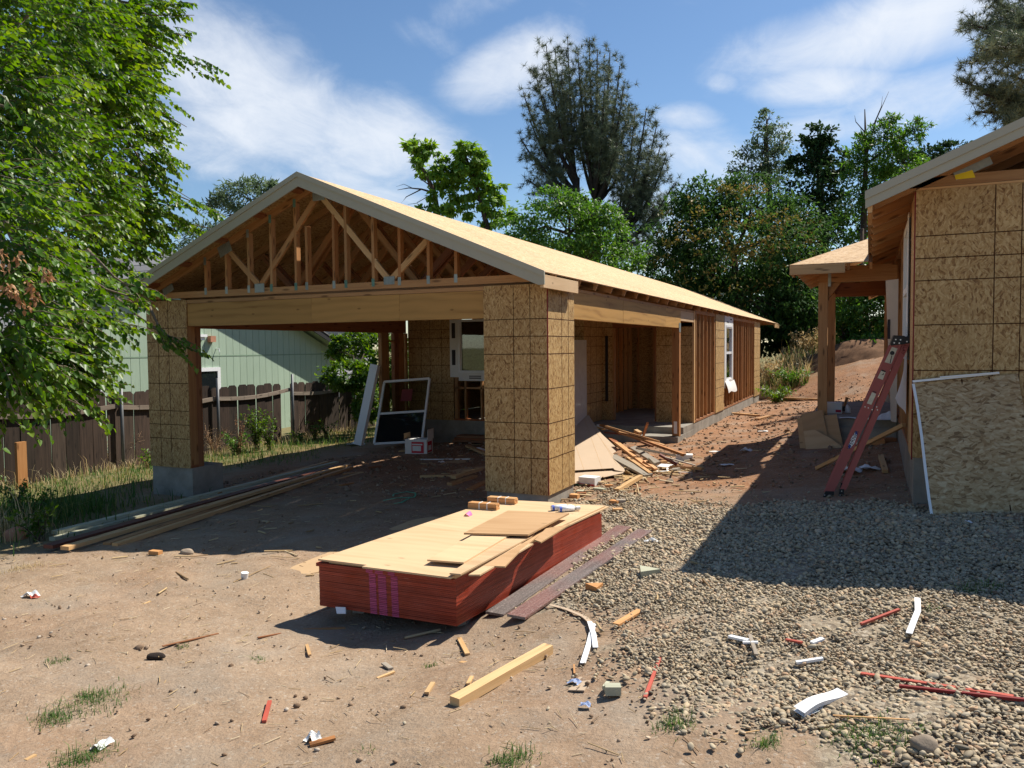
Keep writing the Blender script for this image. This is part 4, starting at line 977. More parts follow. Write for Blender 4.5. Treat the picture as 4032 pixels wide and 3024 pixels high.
lumber((420, 2146), .09, .035, FIR, 'tan board end tucked beneath the yellow boards', -.01, (1100, 1925))
lumber((850, 1958), .085, .04, FIR_PALE, 'pale board behind the dark red board, lit in bright patches', .03, (1290, 1830))
# ------------------------------------------------------------------ ladder
LY = .42
ld = thing('step_ladder', 'red fibreglass step ladder leaning folded against the second house', 'ladder', tuple(onY(3285, 1958, LY)))
def pxprism(quad, Y, thick): return MB().prism([onY(px, py, Y) for px, py in quad], (0, thick, 0))
for k, (dy, nm) in enumerate(((0, 'near'), (.40, 'far'))):
    off = np.array((0, dy, 0))
    def mv(mb):
        mb.v = [tuple(np.array(v)+off) for v in mb.v]; return mb
    a = mv(pxprism([(3250, 1936), (3284, 1938), (3551, 1358), (3510, 1358)], LY, .006)); mv2 = pxprism([(3244, 1936), (3250, 1936), (3510, 1358), (3504, 1358)], LY-.004, .034); mv2.v = [tuple(np.array(v)+off) for v in mv2.v]
    fr = part(a, 'front_rail', LADDER, ld); part(mv2, 'rail_flange', LADDER, fr)
    b = mv(pxprism([(3306, 1930), (3326, 1930), (3579, 1352), (3556, 1352)], LY+.012, .006)); rr = part(b, 'rear_rail', LADDER, ld)
    c = pxprism([(3326, 1930), (3331, 1930), (3583, 1352), (3579, 1352)], LY+.008, .03); c.v = [tuple(np.array(v)+off) for v in c.v]; part(c, 'rail_flange', LADDER, rr)
    f = mv(pxprism([(3250, 1934), (3284, 1935), (3282, 1966), (3236, 1966), (3240, 1958)], LY-.008, .05)); f1 = part(f, 'foot', BLACK, ld)
    f = mv(pxprism([(3306, 1926), (3325, 1926), (3320, 1964), (3299, 1966)], LY+.006, .04)); f2 = part(f, 'foot', BLACK, ld)
    if k == 0:
        for px, py, fo_ in ((3247, 1949, f1), (3266, 1951, f1), (3308, 1949, f2), (3314, 1934, f2)):
            q = onY(px, py, LY-.008 if fo_ is f1 else LY+.006); part(MB().tube([q, q-np.array((0, .004, 0))], [.006, .006], 8), 'rivet', ALU, fo_)
        for px, py in ((3406, 1602), (3419, 1606), (3452, 1602), (3455, 1614), (3434, 1613)):
            q = onY(px, py, LY+.001); part(MB().tube([q, q-np.array((0, .005, 0))], [.006, .006], 8), 'rivet', ALU, ld)
for t_ in (.17, .33, .5, .66, .83):
    p0 = onY(3268+(3530-3268)*t_, 1936+(1358-1936)*t_, LY); part(MB().box((p0[0]-.035, LY+.03, p0[2]-.012), (p0[0]+.05, LY+.40, p0[2]+.012)), 'step', ALU, ld)
cap = part(pxprism([(3519, 1320), (3560, 1322), (3566, 1325), (3586, 1322), (3588, 1351), (3551, 1356), (3508, 1361), (3506, 1354)], LY-.01, .46), 'top_cap', BLACK, ld)
for px, py in ((3527, 1337), (3546, 1338), (3571, 1345), (3521, 1350), (3541, 1351)):
    q = onY(px, py, LY-.01); part(MB().tube([q, q-np.array((0, .004, 0))], [.007, .007], 8), 'rivet', ALU, cap)
def sticker(quad, mat, parent=ld, y=LY-.0012, nm='label_sticker'): return part(pxprism(quad, y, .001), nm, mat, parent)
sA = sticker([(3483, 1426), (3509, 1433), (3534, 1372), (3512, 1366)], STICKER)
part(MB().tube([onY(3513, 1390, LY-.002), onY(3513, 1390, LY-.0035)], [.021, .021], 14), 'dark_mark', BLACK, sA); sticker([(3503, 1430), (3506, 1431), (3513, 1400), (3510, 1399)], BLACK, sA, LY-.003, 'dark_mark')
sB = sticker([(3455, 1488), (3476, 1496), (3487, 1466), (3470, 1458)], STICKER); sticker([(3470, 1460), (3486, 1466), (3488, 1461), (3472, 1455)], BLACK, sB, LY-.003, 'dark_mark'); sticker([(3470, 1477), (3480, 1475), (3481, 1468)], BLACK, sB, LY-.003, 'dark_mark')
sC = sticker([(3413, 1588), (3431, 1594), (3450, 1551), (3434, 1544)], STICKER); sticker([(3435, 1542), (3450, 1547), (3451, 1544), (3437, 1539)], BLACK, sC, LY-.003, 'dark_mark')
badge = sticker([(3340, 1768), (3350, 1763), (3364, 1745), (3376, 1712), (3375, 1697), (3366, 1702), (3352, 1725), (3341, 1752)], WHITE, nm='maker_badge')
sticker([(3340, 1768), (3350, 1762), (3350, 1752), (3342, 1747)], BLUE, badge, LY-.002, 'badge_tip'); sticker([(3376, 1712), (3375, 1697), (3366, 1702), (3367, 1710)], BLUE, badge, LY-.002, 'badge_tip')
c0 = onY(3358.5, 1732.5, LY-.003); dx = onY(3373, 1703, LY-.003)-onY(3344, 1762, LY-.003)
text('WERNER', .052, INK, frame_mtx(c0, dx, np.cross((0, -1, 0), unit(dx))), 'badge_lettering', badge)
c0 = onY(3559, 1376, LY+.010); dx = onY(3551, 1395, LY)-onY(3566, 1358, LY); text('ELAY', .045, DKRED, frame_mtx(c0, dx, np.cross((0, -1, 0), unit(dx))), 'handwritten_mark', ld)

# ------------------------------------------------------------------ leaning board sheet with white trims, right front
BL, BR = gz(3668, 2037, .235), gz(4100, 2032, .255); TL, TR = onY(3597, 1508, Y2-.03), onY(4008, 1471, Y2-.03)
nrm = unit(np.cross(BR-BL, TL-BL))
if nrm[1] > 0: nrm = -nrm
lean = MB().prism([BL, BR, TR, TL], -nrm*.012).build('osb_sheet', OSB_GREY, None, None, 'greyed strand board sheet leaning against the second house with white trims on its edges', 'board')
m = MB()
def UV(u, v): return (TL*(1-u)+TR*u)*(1-v)+(BL*(1-u)+BR*u)*v
for u in (.47, .73): m.beam(UV(u, .005)+nrm*.004, UV(u, .995)+nrm*.004, .010, .004, up=nrm)
for v in (.31, .47, .64, .80): m.beam(UV(.01, v)+nrm*.0035, UV(.99, v)+nrm*.0035, .008, .004, up=nrm)
m.build('nailing_line', LINE, lean, kind='stuff')
m = MB(); pts = [(3594, 1512), (3612, 1600), (3630, 1720), (3643, 1850), (3656, 1960), (3668, 2028)]
for a, b in zip(pts[:-1], pts[1:]):
    ta, tb = (a[1]-1508)/527, (b[1]-1508)/527; A = TL*(1-ta)+BL*ta+nrm*.012; B = TL*(1-tb)+BL*tb+nrm*.012
    m.beam(A+(onY(a[0], a[1], A[1])-A)*.6, B+(onY(b[0], b[1], B[1])-B)*.6, .022, .006, up=nrm)
m.build('vinyl_trim', WHITE, None, None, 'thin white trim running down the left edge of the leaning greyed sheet', 'trim')
A, B = onY(3593, 1502, Y2-.05), onY(3934, 1468, Y2-.05); C, Dd = onY(3700, 1488, Y2-.055), onY(3930, 1471, Y2-.055)
MB().beam(A, B, .02, .018).beam(C+np.array((0, -.012, .008)), Dd+np.array((0, -.012, .010)), .008, .01).build('vinyl_trim', WHITE, None, None, 'white trim lying along the top edge of the leaning greyed sheet', 'trim')

# ------------------------------------------------------------------ things by the second porch
P1 = [gz(3140, 1772, .05), gz(3180, 1770, .06), gz(3165, 1640, .50), gz(3138, 1646, .50)]
def leaning(pxq, zb_, zt_, yshift, mat, label, cat='plywood', th=.012, name='plywood_offcut'):
    """flat piece leaning back: two bottom px corners at zb_, the rest at depth a little farther"""
    b0, b1 = gz(*pxq[0], zb_), gz(*pxq[1], zb_); Ym = (b0[1]+b1[1])/2
    pts = [b0, b1]+[onY(px, py, Ym+yshift) for px, py in pxq[2:]]
    n = unit(np.cross(pts[1]-pts[0], pts[2]-pts[0])); n = -n if n[1] > 0 else n
    q = [p - n*np.dot(p-pts[0], n) for p in pts]
    return MB().prism(q, -n*th).build(name, mat, None, None, label, cat)
def leanY(pxq, Y0, tilt, mat, label, th=.012):
    n = unit(np.array((0, -1., tilt))); A = np.array((0, Y0, .2)); q = []
    for px, py in pxq:
        w = ray(px, py); q.append(CAM+w*(np.dot(A-CAM, n)/np.dot(w, n)))
    return MB().prism(q, -n*th).build('plywood_offcut', mat, None, None, label, 'plywood')
leanY([(3151, 1774), (3178, 1773), (3168, 1640), (3138, 1648)], 3.96, .22, PLY_TAN, 'leftmost leaning plywood strip by the right porch post')
leanY([(3225, 1767), (3320, 1758), (3294, 1631), (3243, 1636)], 3.93, .24, PLY_TAN, 'right leaning plywood sheet against the porch slab')
leanY([(3172, 1772), (3262, 1735), (3238, 1614), (3155, 1631)], 3.89, .24, PLY_TAN, 'middle brown leaning plywood sheet by the right porch post')
leanY([(3174, 1774), (3320, 1762), (3275, 1728), (3208, 1692), (3164, 1698)], 3.84, .24, PLY, 'front pointed plywood offcut with dark knot leaning by the porch')
slabz = .622
def boxthing(name, lo, hi, mat, label, cat): return MB().box(lo, hi).build(name, mat, None, None, label, cat)
p = gz(3282, 1628, slabz)
bx_ = thing('carton', 'white carton with red print standing on the porch slab by the post', 'box', (p[0], p[1], slabz))
part(MB().box((p[0]-.13, p[1], slabz+.001), (p[0]+.12, p[1]+.2, slabz+.17)), 'carton_body', PAPER, bx_); part(MB().box((p[0]+.03, p[1]-.0012, slabz+.02), (p[0]+.11, p[1]-.0002, slabz+.06)), 'printed_panel', INKRED, bx_)
p = gz(3318, 1625, slabz); t = thing('hand_tool', 'dark hand tool with a wooden handle on the porch slab', 'tool', (p[0], p[1], slabz))
part(MB().beam((p[0], p[1]+.06, slabz+.02), (p[0]+.06, p[1]+.1, slabz+.24), .03, .03), 'handle', FIR, t); part(MB().beam((p[0]-.06, p[1]+.05, slabz+.06), (p[0]+.08, p[1]+.05, slabz+.06), .06, .08), 'tool_head', BLACK, t)
p = gz(3338, 1625, slabz); MB().tube([(p[0], p[1], slabz+.001), (p[0], p[1], slabz+.07), (p[0]-.012, p[1], slabz+.13)], [.045, .042, .012], 10).build('plastic_bottle', WHITE, None, None, 'pale plastic bottle on the porch slab', 'bottle')
p = gz(3340, 1648, slabz); MB().grid(lambda u, v: (p[0]-.12+.36*u, p[1]-.05+.16*v, slabz+.004+.012*abs(math.sin(5*u+3*v))), 8, 5).build('plastic_wrap', PLASTIC_CLEAR, None, None, 'clear crumpled plastic wrap at the edge of the porch slab', 'plastic')
MB().grid(lambda u, v: (3.70-.13*math.sin(math.pi*u*1.1)*(.5+.5*v)-.05*v*u, 3.55+.45*u, .64+1.95*v), 12, 14).build('house_wrap', WRAP, None, None, 'curled white house wrap hanging by the doorway behind the ladder', 'wrap')
wr = COL.objects['house_wrap']
part(MB().box((3.575, 3.655, 1.78), (3.61, 3.658, 2.05)), 'printed_mark', INK, wr)
MB().grid(lambda u, v: (3.42+.3*u, 3.9+.3*v, .625+.14*math.exp(-((u-.6)**2+(v-.6)**2)*9)*(1+.3*math.sin(9*u))+.01), 9, 9).build('plastic_sheet', PLASTIC_CLEAR, None, None, 'bunched plastic sheet on the porch slab under the hanging wrap', 'plastic')
a, b = gp(3216, 1850), onX(3560, 1673, X2-.03); a[2] += .02
MB().beam(a, b, .04, .04).build('wooden_brace', FIR_PALE, None, None, 'tan brace board running from the dirt behind the ladder to the house wall', 'board')
plank('scrap_board', (3468, 1800), (3486, 1862), .06, .04, FIR_PALE, 'short pale board on the dirt right of the ladder foot', 'board')
for i, (px, py, m, l) in enumerate(((3458, 1750, FIR, 'left wood block under the tan brace'), (3500, 1742, FIR_RED, 'dark wood block under the tan brace'), (3495, 1725, FIR_PALE, 'pale wood block on top of the others under the brace'), (3530, 1718, PAPER, 'white block nearest the wall under the brace'))):
    block('wood_block', px, py, (.17, .1, .07), .4*i, m, l, 'block', z=float(ground(*gp(px, py)[:2]))+(.07 if i == 2 else 0))
def crumple(px, py, sx, sy, h, mat, label, cat='litter', name='paper_scrap', rz=0.0, lift=.003):
    p = gp(px, py); g0 = float(ground(p[0], p[1]))+lift; c, s = math.cos(rz), math.sin(rz); ph_1, ph_2 = random.uniform(0, 6), random.uniform(0, 6)
    def F(u, v):
        x, y = (u-.5)*sx, (v-.5)*sy; w = .5+.5*math.sin(7*u+ph_1)*math.cos(6*v+ph_2)
        return (p[0]+c*x-s*y+.07*sx*math.sin(5*v+ph_1), p[1]+s*x+c*y+.07*sy*math.sin(5*u+ph_2), g0+h*w*(.3+.7*math.sin(3.14*u)))
    return MB().grid(F, 7, 7).build(name, mat, None, None, label, cat)
crumple(3350, 1858, .34, .24, .07, PAPER, 'crumpled white plastic bag on the dirt behind the ladder feet'); crumple(3425, 1848, .22, .16, .06, PLASTIC_CLEAR, 'bluish crumpled plastic on the dirt right of the ladder', name='plastic_scrap')

# ------------------------------------------------------------------ scrap heap by the corner column
def hp(px, py, h):
    z = h
    for _ in range(40):
        q = gz(px, py, z); z = .5*z+.5*(float(ground(q[0], q[1]))+h)
    return gz(px, py, z)
def Z2(x, y): return 2250+.27125*x, 1500+.27125*y
def sheet(pts, th, mat, name, label, cat):
    """folded sheet: fan of triangles with thickness"""
    m = MB(); P = [np.asarray(p, float) for p in pts]; n = len(P); n0 = unit(np.cross(P[1]-P[0], P[2]-P[0])); n0 = n0 if n0[2] > 0 else -n0
    for i in range(1, n-1): m.prism([P[0], P[i], P[i+1]], -n0*th)
    return m.build(name, mat, None, None, label, cat)
HEAP = [((430, 640, .50), (1640, 1075, .10), .085, .04, FIR, 'long tan stud topping the scrap heap and pointing at the alley'), ((490, 655, .56), (1280, 885, .26), .09, .03, ORANGE_WOOD, 'orange board high on the scrap heap behind the long stud'),
 ((690, 745, .44), (1350, 940, .2), .07, .035, FIR, 'narrow tan board just above the long stud on the heap'), ((660, 900, .36), (1130, 1262, .08), .11, .03, ORANGE_WOOD, 'wide orange board sloping down the front of the heap'),
 ((590, 1090, .22), (1120, 1375, .03), .135, .035, WOOD_GREY, 'wide grey board at the front foot of the heap'), ((890, 965, .32), (1250, 1195, .12), .10, .035, WOOD_GREY, 'short grey board in the middle of the heap'),
 ((950, 975, .34), (1500, 1085, .14), .05, .03, WOOD_GREY, 'thin curved grey board over the middle of the heap'), ((1280, 1070, .2), (1530, 1215, .05), .05, .035, FIR_DARK, 'dark board end at the right of the heap'),
 ((820, 1115, .2), (1150, 1345, .05), .06, .03, FIR_PALE, 'pale board beside the wide grey board'), ((1060, 1165, .16), (1225, 1285, .05), .08, .035, ORANGE_WOOD, 'short orange stub right of the wide orange board'),
 ((1115, 1125, .2), (1240, 1255, .06), .07, .03, WOOD_GREEN, 'greenish short board at the right front of the heap'), ((1240, 1190, .08), (1370, 1172, .08), .06, .04, FIR_PALE, 'small pale stud end at the right front of the heap'),
 ((1450, 1248, .04), (1910, 1278, .03), .08, .04, FIR_PALE, 'yellow stud lying flat at the right end of the heap'), ((660, 1590, .02), (1000, 1385, .07), .07, .045, FIR_PALE, 'pale stud lying in front of the heap towards the sheet stack'),
 ((1045, 790, .25), (1105, 610, .62), .04, .03, FIR_RED, 'reddish splinter standing up from the heap'), ((930, 725, .42), (1000, 765, .38), .08, .06, FIR_PALE, 'pale stud end on top of the heap'),
 ((1300, 1090, .18), (1800, 1225, .03), .03, .015, WOOD_GREY, 'thin dark stick at the right of the heap'), ((560, 830, .3), (900, 1100, .1), .1, .03, FIR_RED, 'reddish board half buried in the heap'),
 ((480, 745, .4), (790, 780, .36), .09, .03, FIR_DARK, 'dark board under the top of the heap'), ((760, 1000, .22), (1200, 1100, .1), .09, .03, FIR, 'brown board lying across the middle of the heap'),
 ((900, 1170, .1), (1060, 1310, .03), .05, .03, FIR, 'thin brown board between the front boards'), ((400, 640, .47), (560, 690, .43), .1, .03, PAPER, 'white ended board at the top left of the heap'),
 ((360, 660, .42), (490, 700, .40), .12, .02, FIR_PALE, 'pale board flat at the top left of the heap'), ((1000, 880, .3), (1180, 950, .22), .07, .03, FIR_RED, 'brown stub behind the grey boards'), ((1380, 1140, .1), (1560, 1190, .04), .06, .02, WOOD_GREY, 'flat grey slat at the right of the heap'),
 ((1460, 1300, .02), (1560, 1290, .04), .09, .05, WOOD_GREY, 'grey stud end under the yellow stud')]
for (x1, y1, h1), (x2, y2, h2), w, th, m, lab in HEAP:
    A, B = hp(*Z2(x1, y1), h1), hp(*Z2(x2, y2), h2); tw = random.uniform(-.5, .5)
    MB().beam(A, B, w, th, up=unit(np.array((tw*.4, tw*.3, 1)))).build('scrap_board', m, None, None, lab, 'board')
PA, PB, PC = hp(2225, 1872, .12), hp(2462, 1860, .05), hp(2312, 1634, .70)
PN = unit(np.cross(PB-PA, PC-PA)); PN = PN if PN[2] > 0 else -PN
def onpl(px, py, o=0.0):
    w = ray(px, py); return CAM+w*(np.dot(PA+PN*o-CAM, PN)/np.dot(w, PN))
MB().prism([onpl(*q) for q in ((2180, 1880), (2255, 1852), (2415, 1843), (2420, 1850), (2462, 1859), (2443, 1800), (2412, 1786), (2436, 1771), (2366, 1705), (2334, 1660), (2319, 1635), (2308, 1637), (2262, 1682), (2180, 1700))], -PN*.006).build('cardboard_sheet', CARD_PALE, None, None, 'large pale folded cardboard leaning over the scrap heap beside the corner column', 'cardboard')
m = MB()
for a, b in (((2300, 1648), (2372, 1846)), ((2316, 1650), (2430, 1830)), ((2262, 1740), (2300, 1850)), ((2345, 1700), (2448, 1840))): m.beam(onpl(*a, .0008), onpl(*b, .0008), .006, .0015, up=PN)
m.build('fold_crease', CARD, COL.objects['cardboard_sheet'], kind='stuff')
sheet([hp(*Z2(40, 1322), .11), hp(*Z2(620, 1290), .07), hp(*Z2(775, 1330), .05), hp(*Z2(40, 1490), .05), hp(*Z2(-140, 1520), .05), hp(*Z2(-140, 1330), .10)], .005, CARD_PALE, 'cardboard_sheet', 'lower cardboard flap lying at the foot of the scrap heap', 'cardboard')
sheet([hp(*Z2(740, 1330), .04), hp(*Z2(800, 1290), .10), hp(*Z2(920, 1375), .03), hp(*Z2(760, 1455), .02)], .012, OSB, 'osb_offcut', 'triangular strand board offcut at the foot of the cardboard', 'board')
def carton(name, px, py, sz, rz, mat, label, red=None):
    p = gp(px, py); g0 = float(ground(p[0], p[1])); t = thing(name, label, 'box', (p[0], p[1], g0)); ax = np.array([math.cos(rz), math.sin(rz), 0]); ay = np.array([-math.sin(rz), math.cos(rz), 0])
    c = np.array([p[0], p[1], g0+sz[2]/2-.003]); b = part(MB().obox(c, (ax, ay, (0, 0, 1)), sz), 'carton_body', mat, t)
    if red: part(MB().obox(c-ay*(sz[1]/2+.0008)-np.array((0, 0, sz[2]*.38)), (ax, ay, (0, 0, 1)), (sz[0]*.98, .0012, sz[2]*.2)), 'printed_panel', red, t)
    return t, c, ax, ay
carton('carton', *Z2(265, 1500), (.24, .2, .11), -.1, PAPER, 'flat white carton with a red edge under the cardboard', INKRED); carton('carton', *Z2(1640, 1150), (.26, .2, .1), .2, PAPER, 'white carton lid at the right end of the scrap heap')
sheet([hp(*Z2(1240, 1240), .05), hp(*Z2(1300, 1200), .08), hp(*Z2(1480, 1212), .06), hp(*Z2(1400, 1250), .04)], .004, PAPER, 'paper_sheet', 'white paper sheet at the front of the scrap heap', 'paper')
def strip(pts, w, th, mat, label, cat, name, lift=.006, waves=0.0):
    P = [gp(*p) for p in pts]
    for i, q in enumerate(P): q[2] = float(ground(q[0], q[1]))+lift+waves*(i % 2)
    m = MB()
    for a, b in zip(P[:-1], P[1:]): m.beam(a, b+unit(b-a)*w*.3, w, th)
    return m.build(name, mat, None, None, label, cat)
strip([Z2(1260, 1345), Z2(1220, 1300), Z2(1290, 1275), Z2(1390, 1290), Z2(1400, 1325), Z2(1280, 1345), Z2(1500, 1340), Z2(1740, 1362)], .03, .003, PAPER, 'looped white strap in front of the scrap heap', 'strap', 'plastic_strap', .02, .015)
strip([Z2(1560, 1295), Z2(1690, 1300), Z2(1790, 1285)], .035, .003, GREENSTRAP, 'green strap piece beside the yellow stud', 'strap', 'plastic_strap', .02)
strip([Z2(60, 1530), Z2(200, 1525), Z2(460, 1410), Z2(560, 1400)], .03, .003, GREENSTRAP, 'green strap under the cardboard flap', 'strap', 'plastic_strap', .02)
strip([(1510, 1975), (1560, 1965), (1630, 1962), (1636, 1955), (1635, 1945), (1600, 1940), (1550, 1950), (1548, 1957)], .022, .004, GREENSTRAP, 'coiled green strap on the shaded dirt of the garage', 'strap', 'plastic_strap', .015)
strip([(1552, 1987), (1580, 1983), (1612, 1966)], .022, .004, GREENSTRAP, 'short green strap end beside the coiled one', 'strap', 'plastic_strap', .015)
for i, (x, y, sz, m, l) in enumerate(((405, 1600, (.15, .08, .045), WOOD_GREEN, 'tan block in front of the scrap heap'), (155, 1640, (.14, .09, .05), WOOD_GREEN, 'pale green block with a dark mark behind the sheet stack'), (540, 1545, (.1, .06, .04), ORANGE_WOOD, 'orange block nearest the cardboard foot'), (1425, 1470, (.12, .08, .07), STONE, 'grey stone in the sunlit alley'))):
    block('wood_block', *Z2(x, y), sz, .3*i-.2, m, l, 'block') if i < 3 else stone('loose_stone', *Z2(x, y), sz, .3*i-.2, m, l)
for px, py, m, l in ((2262, 1960, ORANGE_WOOD, 'orange wood chunk behind the sheet stack'), (2290, 1953, FIR_RED, 'reddish wood chunk behind the sheet stack'), (2420, 1985, ORANGE_WOOD, 'orange wood chunk right of the far end of the stack'), (2432, 2018, FIR_PALE, 'small tan chunk on the gravel right of the stack'), (2445, 1982, WOOD_GREY, 'grey wood chunk right of the far end of the stack')):
    block('wood_block', px, py, (.11, .08, .05), random.uniform(-.6, .6), m, l, 'block')
# ------------------------------------------------------------------ inside the garage
BLq, BRq = gz(1474, 1748, -.33), gz(1662, 1738, -.27); Tl = onY(1514, 1504, BLq[1]+.35); Tr = onY(1692, 1491, BRq[1]+.35)
lw = thing('loose_window', 'white framed sash window leaning inside the open garage', 'window', tuple(BLq))
bk = unit(np.cross(BRq-BLq, Tl-BLq)); bk = bk if bk[1] > 0 else -bk
m = MB()
for a, b in ((BLq, Tl), (BRq, Tr), (BLq, BRq), (Tl, Tr)): m.beam(a, b, .045, .07, up=bk)
lf = part(m, 'window_frame', WHITE, lw); ml, mr = BLq*.52+Tl*.48, BRq*.52+Tr*.48
part(MB().beam(ml, mr, .045, .06, up=bk), 'meeting_rail', WHITE, lw); part(MB().prism([BLq, BRq, mr, ml], bk*.005), 'pane', GLASS_DARK, lw); part(MB().prism([ml, mr, Tr, Tl], bk*.005), 'pane', GLASS, lw)
u = lambda a, b: ml*(1-a)*(1-b)+mr*a*(1-b)+Tl*(1-a)*b+Tr*a*b
part(MB().prism([u(.42, .35)-bk*.003, u(.66, .35)-bk*.003, u(.66, .72)-bk*.003, u(.42, .72)-bk*.003], bk*.001), 'red_sticker', DULLRED, lw)
a, b = gz(1412, 1752, -.36), dep(1478, 1436, 16.9)
MB().beam(a, b, .2, .1, up=(0, -1, .2)).build('wrapped_post', WHITE, None, None, 'white wrapped post leaning beside the loose window', 'post')
crumple(1400, 1752, .4, .3, .1, PAPER, 'white plastic wrap at the foot of the leaning post')
t, c, ax, ay = carton('carton', 1650, 1783, (.46, .32, .29), .15, PAPER, 'open white carton with red printed panels on the garage dirt')
part(MB().obox(c-ay*.1612+np.array((0, 0, -.015))+ax*.04, (ax, ay, (0, 0, 1)), (.26, .001, .22)), 'printed_panel', INKRED, t); part(MB().obox(c-ay*.1618+ax*.02+np.array((0, 0, -.035)), (ax, ay, (0, 0, 1)), (.18, .001, .10)), 'printed_label', PAPER, t); part(MB().obox(c-ay*.1618+ax*.03+np.array((0, 0, .045)), (ax, ay, (0, 0, 1)), (.22, .001, .025)), 'printed_label', PAPER, t)
part(MB().obox(c+ax*.2312+np.array((0, 0, -.01)), (ax, ay, (0, 0, 1)), (.001, .22, .21)), 'printed_panel', INKRED, t); part(MB().obox(c+ax*.2318+np.array((0, 0, -.03)), (ax, ay, (0, 0, 1)), (.001, .15, .10)), 'printed_label', PAPER, t)
part(MB().obox(c+ax*.25+np.array((0, 0, .24)), (ax*.9+np.array((0, 0, .3)), ay, (0, 0, 1)), (.008, .31, .20)), 'carton_flap', PAPER, t); part(MB().obox(c-ay*.0-ax*.25+np.array((0, 0, .19)), (ax, ay, (0, 0, 1)), (.008, .3, .13)), 'carton_flap', CARD, t)
sheet([gp(1640, 1868), gp(1765, 1870), gp(1860, 1858), gp(2000, 1830), gp(1990, 1800), gp(1770, 1811)], .006, CARD, 'cardboard_sheet', 'brown cardboard lying on the dirt inside the garage', 'cardboard')
GB = [((1658, 1880), (1830, 1878), .09, .04, FIR_PALE, 'board end beneath the garage cardboard'), ((1785, 1892), (1890, 1858), .09, .04, FIR_PALE, 'upper tan board end left of the corner column'), ((1770, 1912), (1870, 1880), .09, .04, FIR, 'lower tan board end left of the corner column'), ((1848, 1930), (1920, 1895), .10, .02, FIR, 'flat slat lying against the foot of the corner column'),
      ((1840, 1765), (1920, 1800), .09, .04, FIR_PALE, 'pale board propped on scrap inside the garage'), ((1655, 1811), (1850, 1809), .05, .02, PAPER, 'thin pale strip behind the garage cardboard'), ((1350, 1870), (1425, 1862), .08, .03, FIR, 'small tan board on the garage dirt'), ((1330, 1888), (1430, 1862), .05, .02, FIR_PALE, 'thin stick beside the small tan board'), ((1450, 1843), (1500, 1838), .07, .03, FIR_RED, 'reddish offcut on the garage dirt'), ((1570, 1780), (1612, 1776), .06, .03, FIR_PALE, 'sunlit offcut left of the open carton'), ((1340, 1915), (1390, 1905), .06, .03, FIR, 'tan offcut beside the long lumber')]
for a, b, w, th, m, l in GB: plank('scrap_board', a, b, w, th, m, l, 'board', lift=.03 if 'upper' in l or 'propped' in l else 0)
for k in range(3):
    MB().box((-4.9+.05*k, 6.55, -.33+.05*k), (-3.2+.06*k, 6.85, -.285+.05*k)).build('stacked_plank', FIR_RED, None, None, ('lowest', 'middle', 'topmost')[k]+' reddish plank of the stack at the garage back wall', 'board')
crumple(1880, 1775, .3, .2, .08, PAPER, 'pale crumpled paper on the garage floor left of the column'); crumple(1737, 1822, .1, .1, .04, PAPER, 'small white paper on the garage cardboard edge')
MB().box((-2.02, 6.2, -.2), (-1.965, 7.02, 1.85)).build('door_slab', PLASTIC_CLEAR, None, None, 'grey wrapped door slab standing behind the corner column', 'door')
sheet([gp(1071, 2263), gp(1170, 2283), gp(1262, 2297), gp(1370, 2270), gp(1520, 2150), gp(1760, 2040), gp(1668, 2030), gp(1372, 2142)], .006, CARD, 'cardboard_sheet', 'large flat tan cardboard sticking out behind the sheet stack', 'cardboard')
MB().box((0, 0, 0), (.001, .001, .001))
# ------------------------------------------------------------------ planks behind, far right of the garage house
for i, (a, b, m, l) in enumerate((((2960, 1566), (3250, 1566), ORANGE_WOOD, 'long orange stud on the alley ground beyond the house corner'), ((2990, 1556), (3115, 1552), FIR, 'tan board in front of the dark plank heap'), ((3000, 1530), (3075, 1524), WOOD_GREY, 'lowest grey plank of the heap beyond the house corner'), ((2995, 1522), (3085, 1517), WOOD_GREY, 'middle grey plank of the heap beyond the house corner'), ((3000, 1512), (3115, 1506), WOOD_GREY, 'top grey plank of the heap beyond the house corner'), ((2850, 1628), (2985, 1640), ORANGE_WOOD, 'orange stick on the red dirt of the alley'), ((2980, 1655), (3038, 1640), FIR, 'short tan stick on the red dirt of the alley'))):
    plank('far_plank', a, b, .12, .05, m, l, 'board', lift=.06 if i == 4 else 0)
p = gp(2908, 1606); MB().tube([p, p+np.array((0, 0, .2))], [.07, .07], 12).build('white_pipe', WHITE, None, None, 'short white pipe standing by the house foundation', 'pipe')
